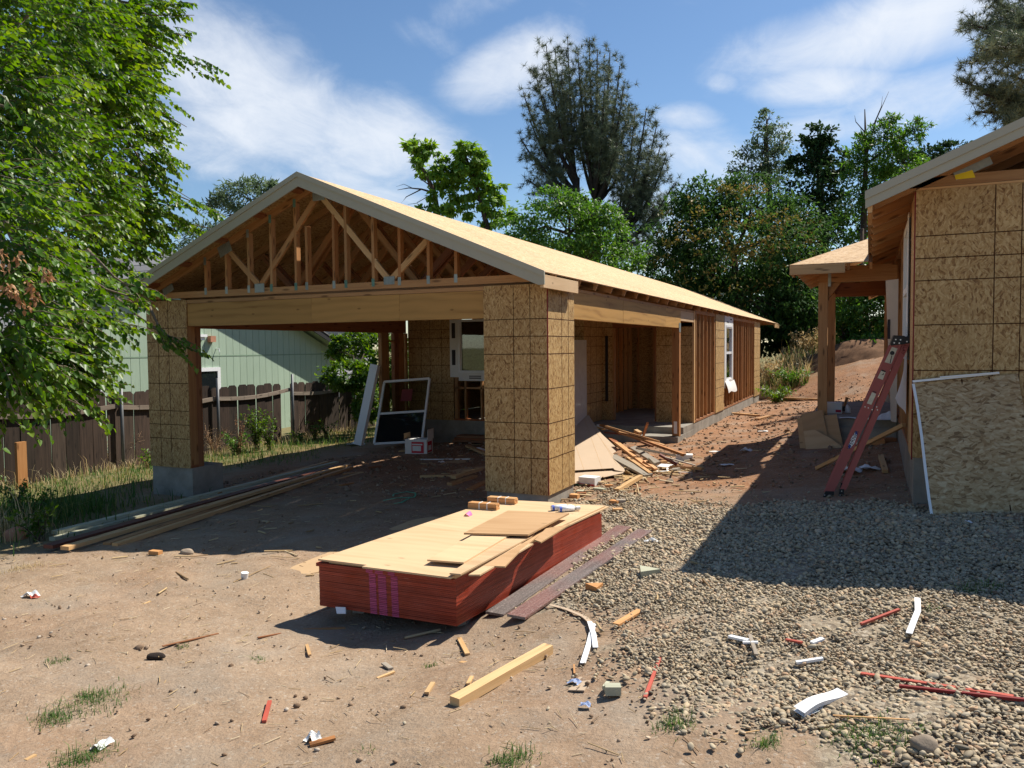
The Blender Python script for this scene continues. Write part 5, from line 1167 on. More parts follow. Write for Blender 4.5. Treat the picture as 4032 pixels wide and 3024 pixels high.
# ------------------------------------------------------------------ odds and ends on the ground
plank('stud_offcut', (1790, 2783), (2160, 2568), .062, .05, FIR_PALE, 'clean yellow stud offcut lying alone in the foreground dirt', 'board')
strip([(2295, 2620), (2318, 2545), (2338, 2465)], .03, .004, WHITE, 'longer white plastic strip of the crossed pair', 'plastic strip', 'plastic_strip', .012)
strip([(2345, 2562), (2338, 2510), (2322, 2460)], .03, .004, WHITE, 'shorter white plastic strip of the crossed pair', 'plastic strip', 'plastic_strip', .018)
strip([(2166, 2388), (2230, 2405), (2300, 2435), (2338, 2470)], .03, .003, CARD_PALE, 'tan paper strap curving to the crossed white strips', 'strap', 'paper_strap', .012)
RS = [((2540, 2755), (2598, 2600), .017, .012, RED, 'red painted stick in the dirt left of the gravel'), ((1040, 2848), (1062, 2768), .022, .012, RED, 'short red stick alone in the left foreground'), ((3390, 2478), (3540, 2420), .017, .012, RED, 'red stick lying on the sunlit gravel'),
      ((3540, 2727), (4060, 2787), .017, .012, DKRED, 'dark red edged strip at the lower right of the gravel'), ((3390, 2672), (3990, 2766), .022, .006, RED, 'pale red strip curving above the dark red one'), ((3095, 2539), (3158, 2551), .02, .01, RED, 'tiny red splinter on the gravel beside white scraps'),
      ((3196, 2552), (3240, 2535), .025, .01, WHITE, 'small white strip beside the tiny red splinter'), ((3135, 2632), (3240, 2616), .02, .012, WHITE, 'white strip with orange end in the middle of the gravel'), ((2872, 2526), (2945, 2543), .03, .012, WHITE, 'pale blue white strip on the gravel edge'), ((2925, 2550), (2985, 2550), .02, .01, WHITE, 'short white strip crossing the pale one'), ((2952, 2520), (2978, 2600), .02, .01, WOOD_GREY, 'grey stick crossing the pale white strips'),
      ((2425, 2466), (2520, 2410), .045, .014, ORANGE_WOOD, 'orange wedge of wood at the gravel edge'), ((1808, 2518), (1841, 2582), .03, .012, FIR_PALE, 'small tan stake right of the stack shadow'), ((1812, 2612), (1884, 2619), .028, .008, FIR_PALE, 'tan splinter left of the yellow stud offcut'), ((1680, 2736), (1705, 2695), .024, .012, FIR_PALE, 'tan splinter left of the lower stud end'), ((1485, 2677), (1553, 2650), .016, .01, FIR_PALE, 'thin tan stick left of the stack shadow tip'), ((1510, 2616), (1540, 2638), .03, .01, WOOD_GREY, 'greyish chip near the stack shadow tip'),
      ((1843, 2700), (1858, 2670), .022, .01, FIR_PALE, 'short tan chip near the middle of the yellow stud'), ((505, 2408), (592, 2370), .016, .006, FIR_PALE, 'pale straw coloured stick in the left dirt'), ((1126, 2487), (1360, 2478), .022, .012, FIR, 'long thin stick in front of the sheet stack'), ((1015, 2515), (1140, 2492), .014, .008, FIR_RED, 'thin reddish stick left of the long stick'), ((640, 2548), (860, 2498), .02, .006, FIR_RED, 'long broken reddish twig in the left dirt'), ((1207, 2542), (1220, 2585), .02, .01, FIR_PALE, 'small upright looking chip in the left dirt'),
      ((1560, 2395), (1600, 2392), .02, .01, WOOD_GREY, 'grey chip in the stack shadow'), ((100, 3000), (140, 2978), .018, .008, FIR_PALE, 'yellow straw at the lower left corner'), ((1220, 2940), (1320, 2912), .03, .012, FIR, 'brown bark splinter at the lower edge of the dirt'), ((2260, 2620), (2262, 2655), .01, .004, FIR, 'tiny stick left of the torn cardboard'), ((2860, 2900), (2990, 2880), .006, .003, FIR_PALE, 'thin dry stalk at the lower right'), ((3280, 2840), (3580, 2858), .008, .004, FIR_PALE, 'long dry stalk in front of the white foam'), ((2395, 2700), (2380, 2720), .02, .02, WOOD_GREEN, 'pale green stub beside the torn cardboard'), ((3915, 2052), (3990, 2056), .03, .01, WOOD_GREY, 'grey slat on the shaded gravel')]
for a, b, w, th, m, l in RS: plank('wood_stick' if m not in (WHITE,) else 'plastic_strip', a, b, w, th, m, l, 'stick' if m is not WHITE else 'plastic strip', lift=.026 if inpoly(np.array([(gp(*a)+gp(*b))[:2]/2]), GP)[0] else .006)
strip([(1200, 2432), (1235, 2418), (1265, 2406), (1295, 2394)], .022, .01, WOOD_GREY, 'grey stake in the shadow at the left end of the stack', 'stake', 'wooden_stake')
strip([(3612, 2378), (3614, 2430), (3598, 2470), (3580, 2518)], .03, .004, WHITE, 'bent white perforated strip on the gravel', 'plastic strip', 'plastic_strip', .035)
leaning([(1326, 2416), (1361, 2416), (1360, 2391), (1325, 2393)], -.17, 0, .03, WHITE, 'small white board leaning at the foot of the red sheet stack', 'block', .02, 'white_block')
A, B = gp(3146, 2832), gp(3318, 2748); g0 = float(ground(A[0], A[1])); d = B-A; sn = unit(np.cross((0, 0, 1), d))
def FO(u, v): return A+d*u+sn*.058*(v-.5)*(1-.15*math.sin(3*u))+np.array((0, 0, .02+.010*math.sin(5*u)+.006*v))
MB().grid(lambda u, v: tuple(FO(u, v)+np.array((0, 0, .018))), 12, 3).grid(lambda u, v: tuple(FO(u, v)), 12, 3).grid(lambda u, v: tuple(FO(u, 0)+np.array((0, 0,   .018*v))), 12, 1).grid(lambda u, v: tuple(FO(v, u)*1.0+np.array((0, 0, .034*0))), 1, 1).build('foam_strip', WHITE, None, None, 'torn white foam strip lying on the gravel foreground', 'foam')
def tri(px, py, s, mat, label, name='wood_wedge', cat='block', rz=0, h=.06):
    p = gp(px, py); g0 = float(ground(p[0], p[1])); P = [(p[0]+s*math.cos(rz+k*2.1), p[1]+s*math.sin(rz+k*2.1), g0-.004) for k in range(3)]; return MB().prism(P, (0, 0, h)).build(name, mat, None, None, label, cat)
tri(2548, 2268, .10, WOOD_GREEN, 'pale triangular wood wedge on the gravel', rz=.3, h=.06); tri(2343, 2326, .075, ORANGE_WOOD, 'orange triangular wood block near the worn planks', rz=1, h=.05)
block('wood_block', 2413, 2728, (.075, .05, .042), .4, WOOD_GREEN, 'pale green cut block on the foreground dirt', 'block'); block('wood_block', 613, 2186, (.12, .06, .05), .1, ORANGE_WOOD, 'orange block beside the shadow edge on the left', 'block'); stone('loose_stone', 735, 2180, (.14, .09, .07), .3, STONE, 'rounded tan lump at the shadow edge on the left')
sheet([gp(2237, 2716), gp(2300, 2718), gp(2331, 2668), gp(2280, 2664)], .006, CARD_PALE, 'cardboard_scrap', 'torn tan cardboard scrap on the foreground dirt', 'cardboard'); crumple(2262, 2690, .06, .05, .02, WRAPPER, 'crumpled bluish wrapper beside the torn cardboard', name='wrapper'); crumple(2305, 2780, .05, .04, .02, WRAPPER, 'tiny blue wrapper below the torn cardboard', name='wrapper')
sheet([gp(3848, 2388), gp(3880, 2405), gp(3915, 2379)], .004, PAPER, 'cardboard_scrap', 'white folded card on the gravel at the right', 'card'); sheet([gp(3600, 2138), gp(3660, 2141), gp(3722, 2116), gp(3650, 2113)], .006, WOOD_GREY, 'cardboard_scrap', 'grey flat card on the shaded gravel', 'card'); sheet([gp(3244, 2198), gp(3330, 2200), gp(3338, 2186), gp(3248, 2176)], .01, FIR_DARK, 'dark_scrap', 'dark red scrap board on the shaded gravel', 'board')
crumple(3812, 2062, .1, .06, .03, PAPER, 'white scrap on the shaded gravel near the leaning sheet'); crumple(2570, 2137, .16, .06, .04, PAPER, 'white crumpled strip beyond the far plank end'); crumple(3010, 1700, .22, .12, .03, PAPER, 'pale sheet on the shaded alley near the plywood'); crumple(2940, 1778, .2, .14, .07, PLASTIC_CLEAR, 'clear plastic cup shape on the shaded alley', name='plastic_scrap'); crumple(2870, 1832, .25, .1, .02, PAPER, 'white flyer with red edge in the alley shadow edge'); crumple(2820, 1780, .22, .1, .02, PAPER, 'white flyer in the alley near the scrap heap'); crumple(2705, 1850, .18, .1, .02, PAPER, 'pale paper in the alley beside the yellow stud')
cupp = gp(962, 2279); MB().tube([cupp-np.array((0, 0, .005)), cupp+np.array((.008, 0, .055))], [.026, .032], 14).build('paper_cup', PAPER, None, None, 'small white paper cup standing on the left dirt', 'cup')
crumple(120, 2350, .14, .08, .05, PAPER, 'white wrapper with red marks on the far left dirt', name='wrapper'); crumple(135, 2356, .06, .05, .04, RED, 'red scrap stuck to the white wrapper on the left', name='wrapper'); crumple(402, 2938, .06, .09, .03, PAPER, 'white paper bit in the lower left dirt'); crumple(1230, 2918, .06, .06, .05, PAPER, 'white paper bit beside the brown bark splinter')
stone('bark_lump', 612, 2590, (.12, .06, .045), .5, CHARCOAL, 'charred dark bark lump in the left dirt', 'lump'); stone('loose_stone', 3640, 2955, (.105, .09, .075), .5, STONE, 'brown stone half buried at the lower right'); stone('loose_stone', 60, 2125, (.26, .2, .2), .3, STONE_RED, 'reddish stone in the weeds at the left edge')
pst = gp(72, 1925); MB().beam((pst[0]+.1, pst[1], pst[2]-.1), (pst[0]+.1, pst[1], pst[2]+.78), .16, .06, up=(1, 0, 0)).build('wooden_stake', FIR, None, None, 'short orange wooden stake standing in front of the dark fence', 'stake')
# ------------------------------------------------------------------ gravel, crumbs and straw
ICO_V, ICO_F = None, None
def ico(sub):
    bm = bmesh.new(); bmesh.ops.create_icosphere(bm, subdivisions=sub, radius=1.0); V = np.array([v.co[:] for v in bm.verts]); F = np.array([[v.index for v in f.verts] for f in bm.faces]); bm.free(); return V, F
def scatter_stones(name, XY, R, flat, mat, tint, sub=1, sink=.3, zadd=None):
    V0, F0 = ico(sub); n = len(XY); V0 = V0*(1+rng.normal(0, .07, (len(V0), 1)))
    sx = R*rng.uniform(.85, 1.35, n); sy = R*rng.uniform(.65, 1.0, n); sz = R*flat*rng.uniform(.75, 1.25, n); a = rng.uniform(0, 6.283, n); ti = rng.normal(0, .28, n); tj = rng.normal(0, .28, n)
    P = V0[None]*np.stack([sx, sy, sz], 1)[:, None]
    x, y, z = P[..., 0], P[..., 1], P[..., 2]
    z2 = z+x*ti[:, None]+y*tj[:, None]; c, s = np.cos(a)[:, None], np.sin(a)[:, None]
    x, y = x*c-y*s, x*s+y*c
    zz = ground(XY[:, 0], XY[:, 1]) + sz*(1-sink)*.8 + (0 if zadd is None else zadd)
    V = np.stack([x+XY[:, :1], y+XY[:, 1:2], z2+zz[:, None]], -1).reshape(-1, 3)
    F = (F0[None]+(np.arange(n)*len(V0))[:, None, None]).reshape(-1, 3)
    o = raw_mesh(name, V, F, mat, attr=np.repeat(tint, len(F0)), smooth=True); o['kind'] = 'stuff'; return o
lo, hi = GP.min(0)-.9, GP.max(0)+.9
area = np.prod(hi-lo); C = rng.uniform(lo, hi, (int(area*5200), 2))
nzf = lambda P: .16*np.sin(P[:, 0]*5.1+P[:, 1]*2.3)+.13*np.sin(P[:, 1]*6.7-P[:, 0]*3.1)+.10*np.sin(P[:, 0]*13+P[:, 1]*11)
jit = C+np.stack([nzf(C), nzf(C[:, ::-1])], 1)*.8+rng.normal(0, .13, C.shape)
keep = inpoly(jit, GP)
fringe = (rng.uniform(0, 1, len(C)) < .07) & inpoly(C+rng.normal(0, .5, C.shape), GP)
thin = rng.uniform(0, 1, len(C)) < np.clip(.86+1.5*nzf(C*.55+3.3), .12, 1)
keep &= thin; keep |= fringe
# keep clear of the sheet stack
uv = (C-ST0) @ np.stack([ex, ey], 1); keep &= ~((uv[:, 0] > .03) & (uv[:, 0] < SWD-.02) & (uv[:, 1] > 0) & (uv[:, 1] < SLN))
C = C[keep]; dist = np.hypot(C[:, 0]-CAM[0], C[:, 1]-CAM[1])
R = np.clip(rng.lognormal(math.log(.0090), .36, len(C)), .004, .025)
R *= np.clip(.85+.12*(dist-4), .9, 1.35); kp = rng.uniform(0, 1, len(C)) < np.clip(1.25-.14*(dist-3.2), .42, 1); C, R, dist = C[kp], R[kp], dist[kp]
near = dist < 3.9
scatter_stones('gravel', C[near], R[near], .55, PEBBLE, np.clip(rng.beta(1.6, 1.5, near.sum()), 0, 1), 2, .25, rng.uniform(0, .010, near.sum()))
scatter_stones('gravel', C[~near], R[~near]*1.05, .55, PEBBLE, np.clip(rng.beta(1.6, 1.5, (~near).sum()), 0, 1), 1, .25, rng.uniform(0, .012, (~near).sum()))
# scattered pebbles and crumbs over the soil
def sprinkle(n, x0, x1, y0, y1): return np.stack([rng.uniform(x0, x1, n), rng.uniform(y0, y1, n)], 1)
S = sprinkle(6500, -6, 5, -6.4, 6.9); dd = np.hypot(S[:, 0]-CAM[0], S[:, 1]-CAM[1]); S = S[(dd > 2.0) & (rng.uniform(0, 1, len(S)) < np.clip(5.0/dd, .25, 1))]
scatter_stones('soil_crumbs', S, np.clip(rng.lognormal(math.log(.0065), .5, len(S)), .003, .026), .65, CLOD, rng.uniform(0, 1, len(S)), 1, .35)
S = np.concatenate([sprinkle(2600, -.0, 3.6, 1, 19), sprinkle(1500, -6.2, 0, 0.5, 6.6)]); scatter_stones('soil_lumps', S, np.clip(rng.lognormal(math.log(.017), .5, len(S)), .006, .06), .6, CLOD, rng.uniform(.2, .75, len(S)), 1, .4)
def sticks(name, XY, L, w, mat, tint, lift=.006):
    n = len(XY); a = rng.uniform(0, 6.283, n); c, s = np.cos(a), np.sin(a); z = ground(XY[:, 0], XY[:, 1])+lift; dz = rng.normal(0, .12, n)*L
    A = np.stack([XY[:, 0]-c*L/2, XY[:, 1]-s*L/2, z-dz/2*0], 1); B = np.stack([XY[:, 0]+c*L/2, XY[:, 1]+s*L/2, z+np.abs(dz)*.5], 1); o = np.stack([-s*w, c*w, 0*w], 1); up = np.stack([0*w, 0*w, w*1.2], 1)
    V = np.stack([A-o, A+o, A+up, B-o, B+o, B+up], 1).reshape(-1, 3); f = np.array([[0, 3, 5, 2], [1, 2, 5, 4], [0, 1, 4, 3]]); F = (f[None]+(np.arange(n)*6)[:, None, None]).reshape(-1, 4)
    ob = raw_mesh(name, V, F, mat, attr=np.repeat(tint, 3)); ob['kind'] = 'stuff'; return ob
S = sprinkle(2400, -5, 4.2, -6.4, 2); dd = np.hypot(S[:, 0]-CAM[0], S[:, 1]-CAM[1]); S = S[dd > 2.2]
sticks('straw_bits', S, rng.lognormal(math.log(.045), .55, len(S)), rng.uniform(.0012, .0032, len(S)), STRAW, rng.uniform(0, 1, len(S)))
S = sprinkle(260, -6, 3.2, -4, 7); sticks('wood_splinters', S, rng.lognormal(math.log(.12), .5, len(S)), rng.uniform(.004, .011, len(S)), STRAW, rng.uniform(.1, .9, len(S)), .008)
# ------------------------------------------------------------------ grass and weeds
def blades(name, XY, H, w, mat, tint, bend=.5, label=None, kind='stuff', cat=None):
    n = len(XY); a = rng.uniform(0, 6.283, n); z = ground(XY[:, 0], XY[:, 1])-.01; dx, dy = np.cos(a), np.sin(a); b = rng.uniform(.1, bend, n)*H
    p0 = np.stack([XY[:, 0], XY[:, 1], z], 1); p1 = p0+np.stack([dx*b*.3, dy*b*.3, H*.6], 1); p2 = p0+np.stack([dx*b, dy*b, H*(1-.3*b/H)], 1); o = np.stack([-dy*w, dx*w, 0*w], 1)
    V = np.stack([p0-o, p0+o, p1+o*.8, p1-o*.8, p2+o*.12, p2-o*.12], 1).reshape(-1, 3); F = (np.array([[0, 1, 2, 3], [3, 2, 4, 5]])[None]+(np.arange(n)*6)[:, None, None]).reshape(-1, 4)
    ob = raw_mesh(name, V, F, mat, attr=np.repeat(tint, 2)); props(ob, label, cat, None, kind); return ob
n = 15000; S = np.stack([rng.uniform(-9.7, -6.1, n), rng.uniform(-5, 10, n)], 1); k = rng.uniform(0, 1, n) < np.clip((-7.0-S[:, 0])/1.6+.25*np.sin(S[:, 1]*2.1)+.2, 0, 1); S = S[k]
blades('grass', S, rng.lognormal(math.log(.085), .45, len(S)), rng.uniform(.004, .007, len(S)), GRASS, np.clip(rng.beta(2, 2, len(S))+.25*(rng.uniform(0, 1, len(S)) < .25), 0, 1))
S = np.stack([rng.normal(-9.5, .25, 1900), rng.uniform(-5, 10, 1900)], 1); blades('dry_grass', S, rng.lognormal(math.log(.17), .4, len(S)), rng.uniform(.003, .006, len(S)), DRY, rng.uniform(0, 1, len(S)), .8)
n = 3600; S = np.stack([rng.normal(-6.7, .6, n), rng.normal(-1.9, .7, n)], 1); blades('grass', S, rng.lognormal(math.log(.15), .4, n), rng.uniform(.004, .008, n), GRASS, rng.uniform(0, .9, n), .8)
n = 700; S = np.stack([rng.normal(-6.1, .35, n), rng.normal(-2.6, .25, n)], 1); blades('dry_grass', S, rng.lognormal(math.log(.22), .4, n), rng.uniform(.003, .006, n), DRY, rng.uniform(0, 1, n), .9)
n = 26000; S = np.stack([rng.uniform(-.6, 4.6, n), rng.uniform(19.4, 31, n)], 1); S = S[rng.uniform(0, 1, n) < np.clip(.6+.5*np.sin(S[:, 0]*1.3+S[:, 1]*.9)-1.3*(S[:, 0] > 1.5)*(S[:, 1] < 26), .0, 1)]
gy = .30*np.clip(S[:, 1]-24, 0, 4)/4
blades('dry_grass', S[::2], rng.lognormal(math.log(.36), .4, len(S[::2])), rng.uniform(.007, .014, len(S[::2])), DRY, rng.uniform(0, 1, len(S[::2])), .8)
blades('grass', S[1::2], rng.lognormal(math.log(.28), .4, len(S[1::2])), rng.uniform(.01, .02, len(S[1::2])), GRASS, rng.uniform(.2, 1, len(S[1::2])), .8)
TUFTS = [(375, 2760, .16, 700, 'round green grass tuft in the left foreground dirt'), (215, 2830, .10, 260, 'smaller grass tuft left of the round green one'), (320, 2985, .13, 380, 'green grass tuft at the lower left edge'), (3440, 2905, .17, 800, 'wide green grass tuft among pebbles at the lower right'), (3030, 2935, .07, 180, 'small grass tuft left of the wide one at the lower right'), (2655, 2860, .09, 260, 'grass tuft in the dirt left of the gravel foot'), (2020, 2995, .10, 300, 'grass tuft at the bottom middle edge'), (3815, 2335, .10, 90, 'thin light grass tuft at the gravel shadow edge'), (3890, 2325, .09, 80, 'second thin light grass tuft right at the shadow edge'), (3660, 2400, .07, 50, 'sparse grass sprout on the sunlit gravel'), (235, 2607, .08, 100, 'tiny grass sprout in the left dirt'), (1020, 2595, .06, 90, 'tiny grass sprout left of the stack shadow'), (720, 2545, .05, 60, 'tiny grass sprout beside the reddish twig'), (1450, 2960, .05, 60, 'tiny grass sprout at the bottom left of centre'), (90, 2240, .2, 380, 'yellowing grass clump at the left edge'), (1690, 2620, .05, 50, 'tiny grass sprout under the stack shadow tip')]
for px, py, r, n, lab in TUFTS:
    p = gp(px, py); S = rng.normal(0, r*.5, (n, 2))+p[:2]; blades('grass_tuft', S, rng.lognormal(math.log(.032 if r > .06 else .022), .4, n)*(1.6 if 'thin' in lab else 1), rng.uniform(.0012, .0024, n), DRY if 'yellow' in lab else GRASS, rng.uniform(.1, .8, n), 1.1, lab, 'stuff', 'grass tuft')
# ------------------------------------------------------------------ leaves
def frames(ax, nr):
    ax = ax/np.linalg.norm(ax, axis=1, keepdims=True); s = np.cross(ax, nr); s /= np.maximum(np.linalg.norm(s, axis=1, keepdims=True), 1e-6); return ax, s, np.cross(s, ax)
def leaf_mesh(name, P, AX, NR, L, Wd, mat, tint, parent, fine=False):
    ax, s, nn = frames(AX, NR); L = L[:, None]; Wd = Wd[:, None]; n = len(P)
    if fine:
        t = lambda a, w, h: P+ax*L*a+s*Wd*w+nn*L*h
        V = np.stack([t(0, 0, 0), t(.22, .5, .10), t(.62, .36, .03), t(1, 0, -.12), t(.62, -.36, .03), t(.22, -.5, .10)], 1); f = np.array([[0, 1, 2, 3], [0, 3, 4, 5]])
    else:
        V = np.stack([P, P+ax*L*.45+s*Wd*.5+nn*L*.08, P+ax*L, P+ax*L*.45-s*Wd*.5+nn*L*.08], 1); f = np.array([[0, 1, 2, 3]])
    k = V.shape[1]; F = (f[None]+(np.arange(n)*k)[:, None, None]).reshape(-1, 4)
    o = raw_mesh(name, V.reshape(-1, 3), F, mat, parent, attr=np.repeat(tint, len(f))); return o
def rdir(n):
    v = rng.normal(0, 1, (n, 3)); return v/np.linalg.norm(v, axis=1, keepdims=True)
def blob_points(c, r, n, nclump, inner=.45, cs=.33):
    """points in leaf clumps spread through an ellipsoid, denser towards the outside"""
    d = rdir(nclump); rad = rng.uniform(inner, 1.0, nclump)**.6; C0 = d*rad[:, None]*np.array(r); k = rng.integers(0, nclump, n)
    return np.array(c)+C0[k]+rng.normal(0, 1, (n, 3))*np.array(r)*cs*.5*np.array((1, 1, .6)), d[k]
def px_r(px, D): return px*D/FPX
def tree(name, label, base, trunks, blobs, leaf, leafmat, barkmat, group=None, cat='tree', fine=False, droop=.15, fol='crown', extra=None):
    """trunks: list of (points, r0, r1); blobs: (px, py, D, rx, ry, n, clumps)"""
    t = thing(name, label, cat, base, group); m = MB()
    for pts, r0, r1 in trunks:
        k = len(pts); m.tube(pts, [r0+(r1-r0)*i/(k-1) for i in range(k)], 8)
    top = [np.asarray(p) for pts, _, _ in trunks for p in pts[len(pts)//2:]]
    PP, DD = [], []
    for px, py, D, rx, ry, n, nc in blobs:
        c = dep(px, py, D); r = (px_r(rx, D), px_r(rx, D)*.9, px_r(ry, D)); P, d = blob_points(c, r, n, nc); PP.append(P); DD.append(d)
        if top:
            a = min(top, key=lambda q: np.linalg.norm(q-c)+(1.5 if q[2] > c[2] else 0)); mid = (a+c)/2+np.array((rng.normal(0, .2), rng.normal(0, .2), .15*np.linalg.norm(c-a))); rr = trunks[-1][2]
            m.tube([a, mid, c], [rr*.9, rr*.6, rr*.25], 5)
            for _ in range(6):
                e = c+rdir(1)[0]*np.array(r)*.85; m.tube([c*.7+mid*.3, (c+e)/2+rng.normal(0, .1, 3), e], [rr*.35, rr*.22, rr*.08], 4)
    part(m, 'trunk', barkmat, t, smooth=True)
    P, d = np.concatenate(PP), np.concatenate(DD); n = len(P); L, W_ = leaf
    ax = d*.5+rdir(n)*.8+np.array((0, 0, -droop)); nr = np.array((0, 0, 1.))+rdir(n)*.75+d*.3
    leaf_mesh(fol, P, ax, nr, L*rng.uniform(.7, 1.25, n), W_*rng.uniform(.7, 1.2, n), leafmat, np.clip(rng.normal(.5, .22, n), 0, 1), t, fine)
    if extra: extra(t)
    return t
def gbase(px, D, dz=0):
    p = dep(px, 1400, D); return np.array([p[0], p[1], float(ground(p[0], p[1]))+dz])
def limb(*pp): return [dep(*q) for q in pp]
# ---- the big mulberry at the left edge
mt = thing('mulberry_tree', 'big bright green broadleaf tree filling the left edge with drooping shoots', 'tree', tuple(gbase(-450, 10.5)))
mb = MB(); b0 = gbase(-450, 10.5); top = dep(-250, 500, 10.5)
mb.tube([b0, b0*.5+top*.5+np.array((.1, 0, 0)), top], [.24, .19, .13], 10)
SH = []; Dn = []
MBL = [(-150, 150, 9.5, 320, 300), (110, 60, 9.5, 280, 220), (390, 50, 12.6, 240, 110), (310, 330, 11.5, 230, 230), (20, 420, 8.6, 260, 280), (460, 300, 12.8, 140, 140), (490, 560, 13.0, 130, 160), (240, 680, 10.5, 230, 220), (-90, 820, 6.8, 260, 260), (440, 800, 13.0, 170, 130), (600, 850, 13.2, 110, 70), (90, 1000, 7.4, 200, 200), (400, 970, 12.8, 160, 80), (-20, 1230, 6.8, 210, 200), (200, 1230, 8.2, 170, 90), (10, 1420, 7.2, 190, 110), (190, 1380, 8.2, 110, 80), (-150, 1480, 7, 180, 150), (-20, 620, 9.2, 200, 200), (230, 1100, 8.8, 170, 70), (250, 1480, 8.2, 70, 55), (200, 200, 11.6, 330, 280), (210, 800, 11.8, 280, 260), (490, 120, 12.8, 130, 90)]
camr = CR[0]
for px, py, D, rx, ry in MBL:
    c = dep(px, py, D); r = np.array((px_r(rx, D), px_r(rx, D)*.9, px_r(ry, D))); ns = int((40+150*r[0]*r[2])*(1.5 if py < 700 else 1.15)); d = rdir(ns)*(rng.uniform(.25, 1, ns)**.5)[:, None]
    mb.tube([top*.6+c*.4+np.array((0, 0, .3)), c], [.045, .015], 5)
    for q in d:
        p = c+q*r; v = camr*.55+np.array((0, 0, -.22))+q*.7+rng.normal(0, .28, 3); SH.append((p, unit(v), rng.uniform(.25, .62)))
for (x1, y1), (x2, y2), D, n in (((620, 190), (850, 275), 12.6, 6), ((600, 60), (765, 60), 12.6, 6), ((600, 420), (735, 500), 12.8, 5), ((590, 560), (690, 690), 13.0, 5), ((700, 770), (890, 850), 13.4, 8), ((600, 690), (760, 790), 13.2, 7), ((560, 930), (660, 1000), 13.2, 4), ((450, 1090), (600, 1190), 8.2, 5), ((420, 1140), (590, 1190), 8.3, 4), ((590, 1280), (770, 1380), 9.8, 7), ((630, 1295), (690, 1380), 9.8, 4), ((250, 1330), (400, 1380), 8.2, 5), ((300, 1360), (400, 1500), 8.2, 6), ((380, 1230), (540, 1290), 8.8, 6), ((640, 120), (760, 150), 12.6, 5), ((560, 20), (740, 15), 12.6, 6), ((560, 640), (640, 730), 13.0, 4), ((100, 1500), (330, 1600), 7.4, 8), ((660, 860), (830, 900), 13.4, 5)):
    A, B = dep(x1, y1, D), dep(x2, y2, D)
    for k in range(n): SH.append((A+(B-A)*rng.uniform(0, .6)+rng.normal(0, .08, 3), unit(B-A+rng.normal(0, .18, 3)*np.linalg.norm(B-A)), np.linalg.norm(B-A)*rng.uniform(.4, .75)))
    mb.tube([A-(B-A)*.7+np.array((0, 0, .1)), A, B], [.022, .012, .005], 5)
P, AX, NR, LL, TT = [], [], [], [], []
for p, v, ln in SH:
    dd_ = float(np.dot(CR[2], p-CAM)); k = int(ln/(.052 if dd_ < 10.5 else .065))+3; side = unit(np.cross(v, (0, 0, 1))+1e-6); sag = rng.uniform(.15, .5); tt = rng.normal(.5, .2)
    end = p+v*ln+np.array((0, 0, -sag*ln*ln)); mb.tube([p, (p+end)/2+np.array((0, 0, .03)), end], [.006, .004, .002], 3)
    for i in range(k):
        u_ = (i+.5)/k; q = p+v*ln*u_+np.array((0, 0, -sag*(ln*u_)**2)); sg = 1 if i % 2 else -1
        P.append(q); AX.append(v*.6+side*sg*rng.uniform(.3, .8)+np.array((0, 0, -rng.uniform(.15, .9)))); NR.append(np.array((0, 0, 1.))+rng.normal(0, .38, 3)+side*sg*.3); LL.append(rng.uniform(.058, .112)*(1.1-.35*u_)*(1.22 if dd_ > 10.5 else 1)); TT.append(tt+rng.normal(0, .14)+.22*u_)
P, AX, NR, LL, TT = map(np.array, (P, AX, NR, LL, TT))
leaf_mesh('crown', P, AX, NR, LL, LL*.74, L_MUL, np.clip(TT, 0, 1), mt, True); part(mb, 'trunk', BARK_PALE, mt, smooth=True)
m2 = []; A2 = []
for px, py in ((5, 985), (10, 1040), (68, 1012), (180, 1065), (188, 1085), (120, 1120), (125, 1140), (140, 1172), (22, 1125), (40, 1140), (60, 1160), (80, 1185), (102, 1205)):
    c = dep(px, py, 6.0); q = c+rng.normal(0, .022, (12, 3)); m2.append(q); A2.append(rdir(12)+np.array((0, 0, -1.2)))
Q, A2 = np.concatenate(m2), np.concatenate(A2); leaf_mesh('dead_leaves', Q, A2, rdir(len(Q)), rng.uniform(.035, .065, len(Q)), rng.uniform(.016, .034, len(Q)), L_DEAD, rng.uniform(0, 1, len(Q)), mt, True)
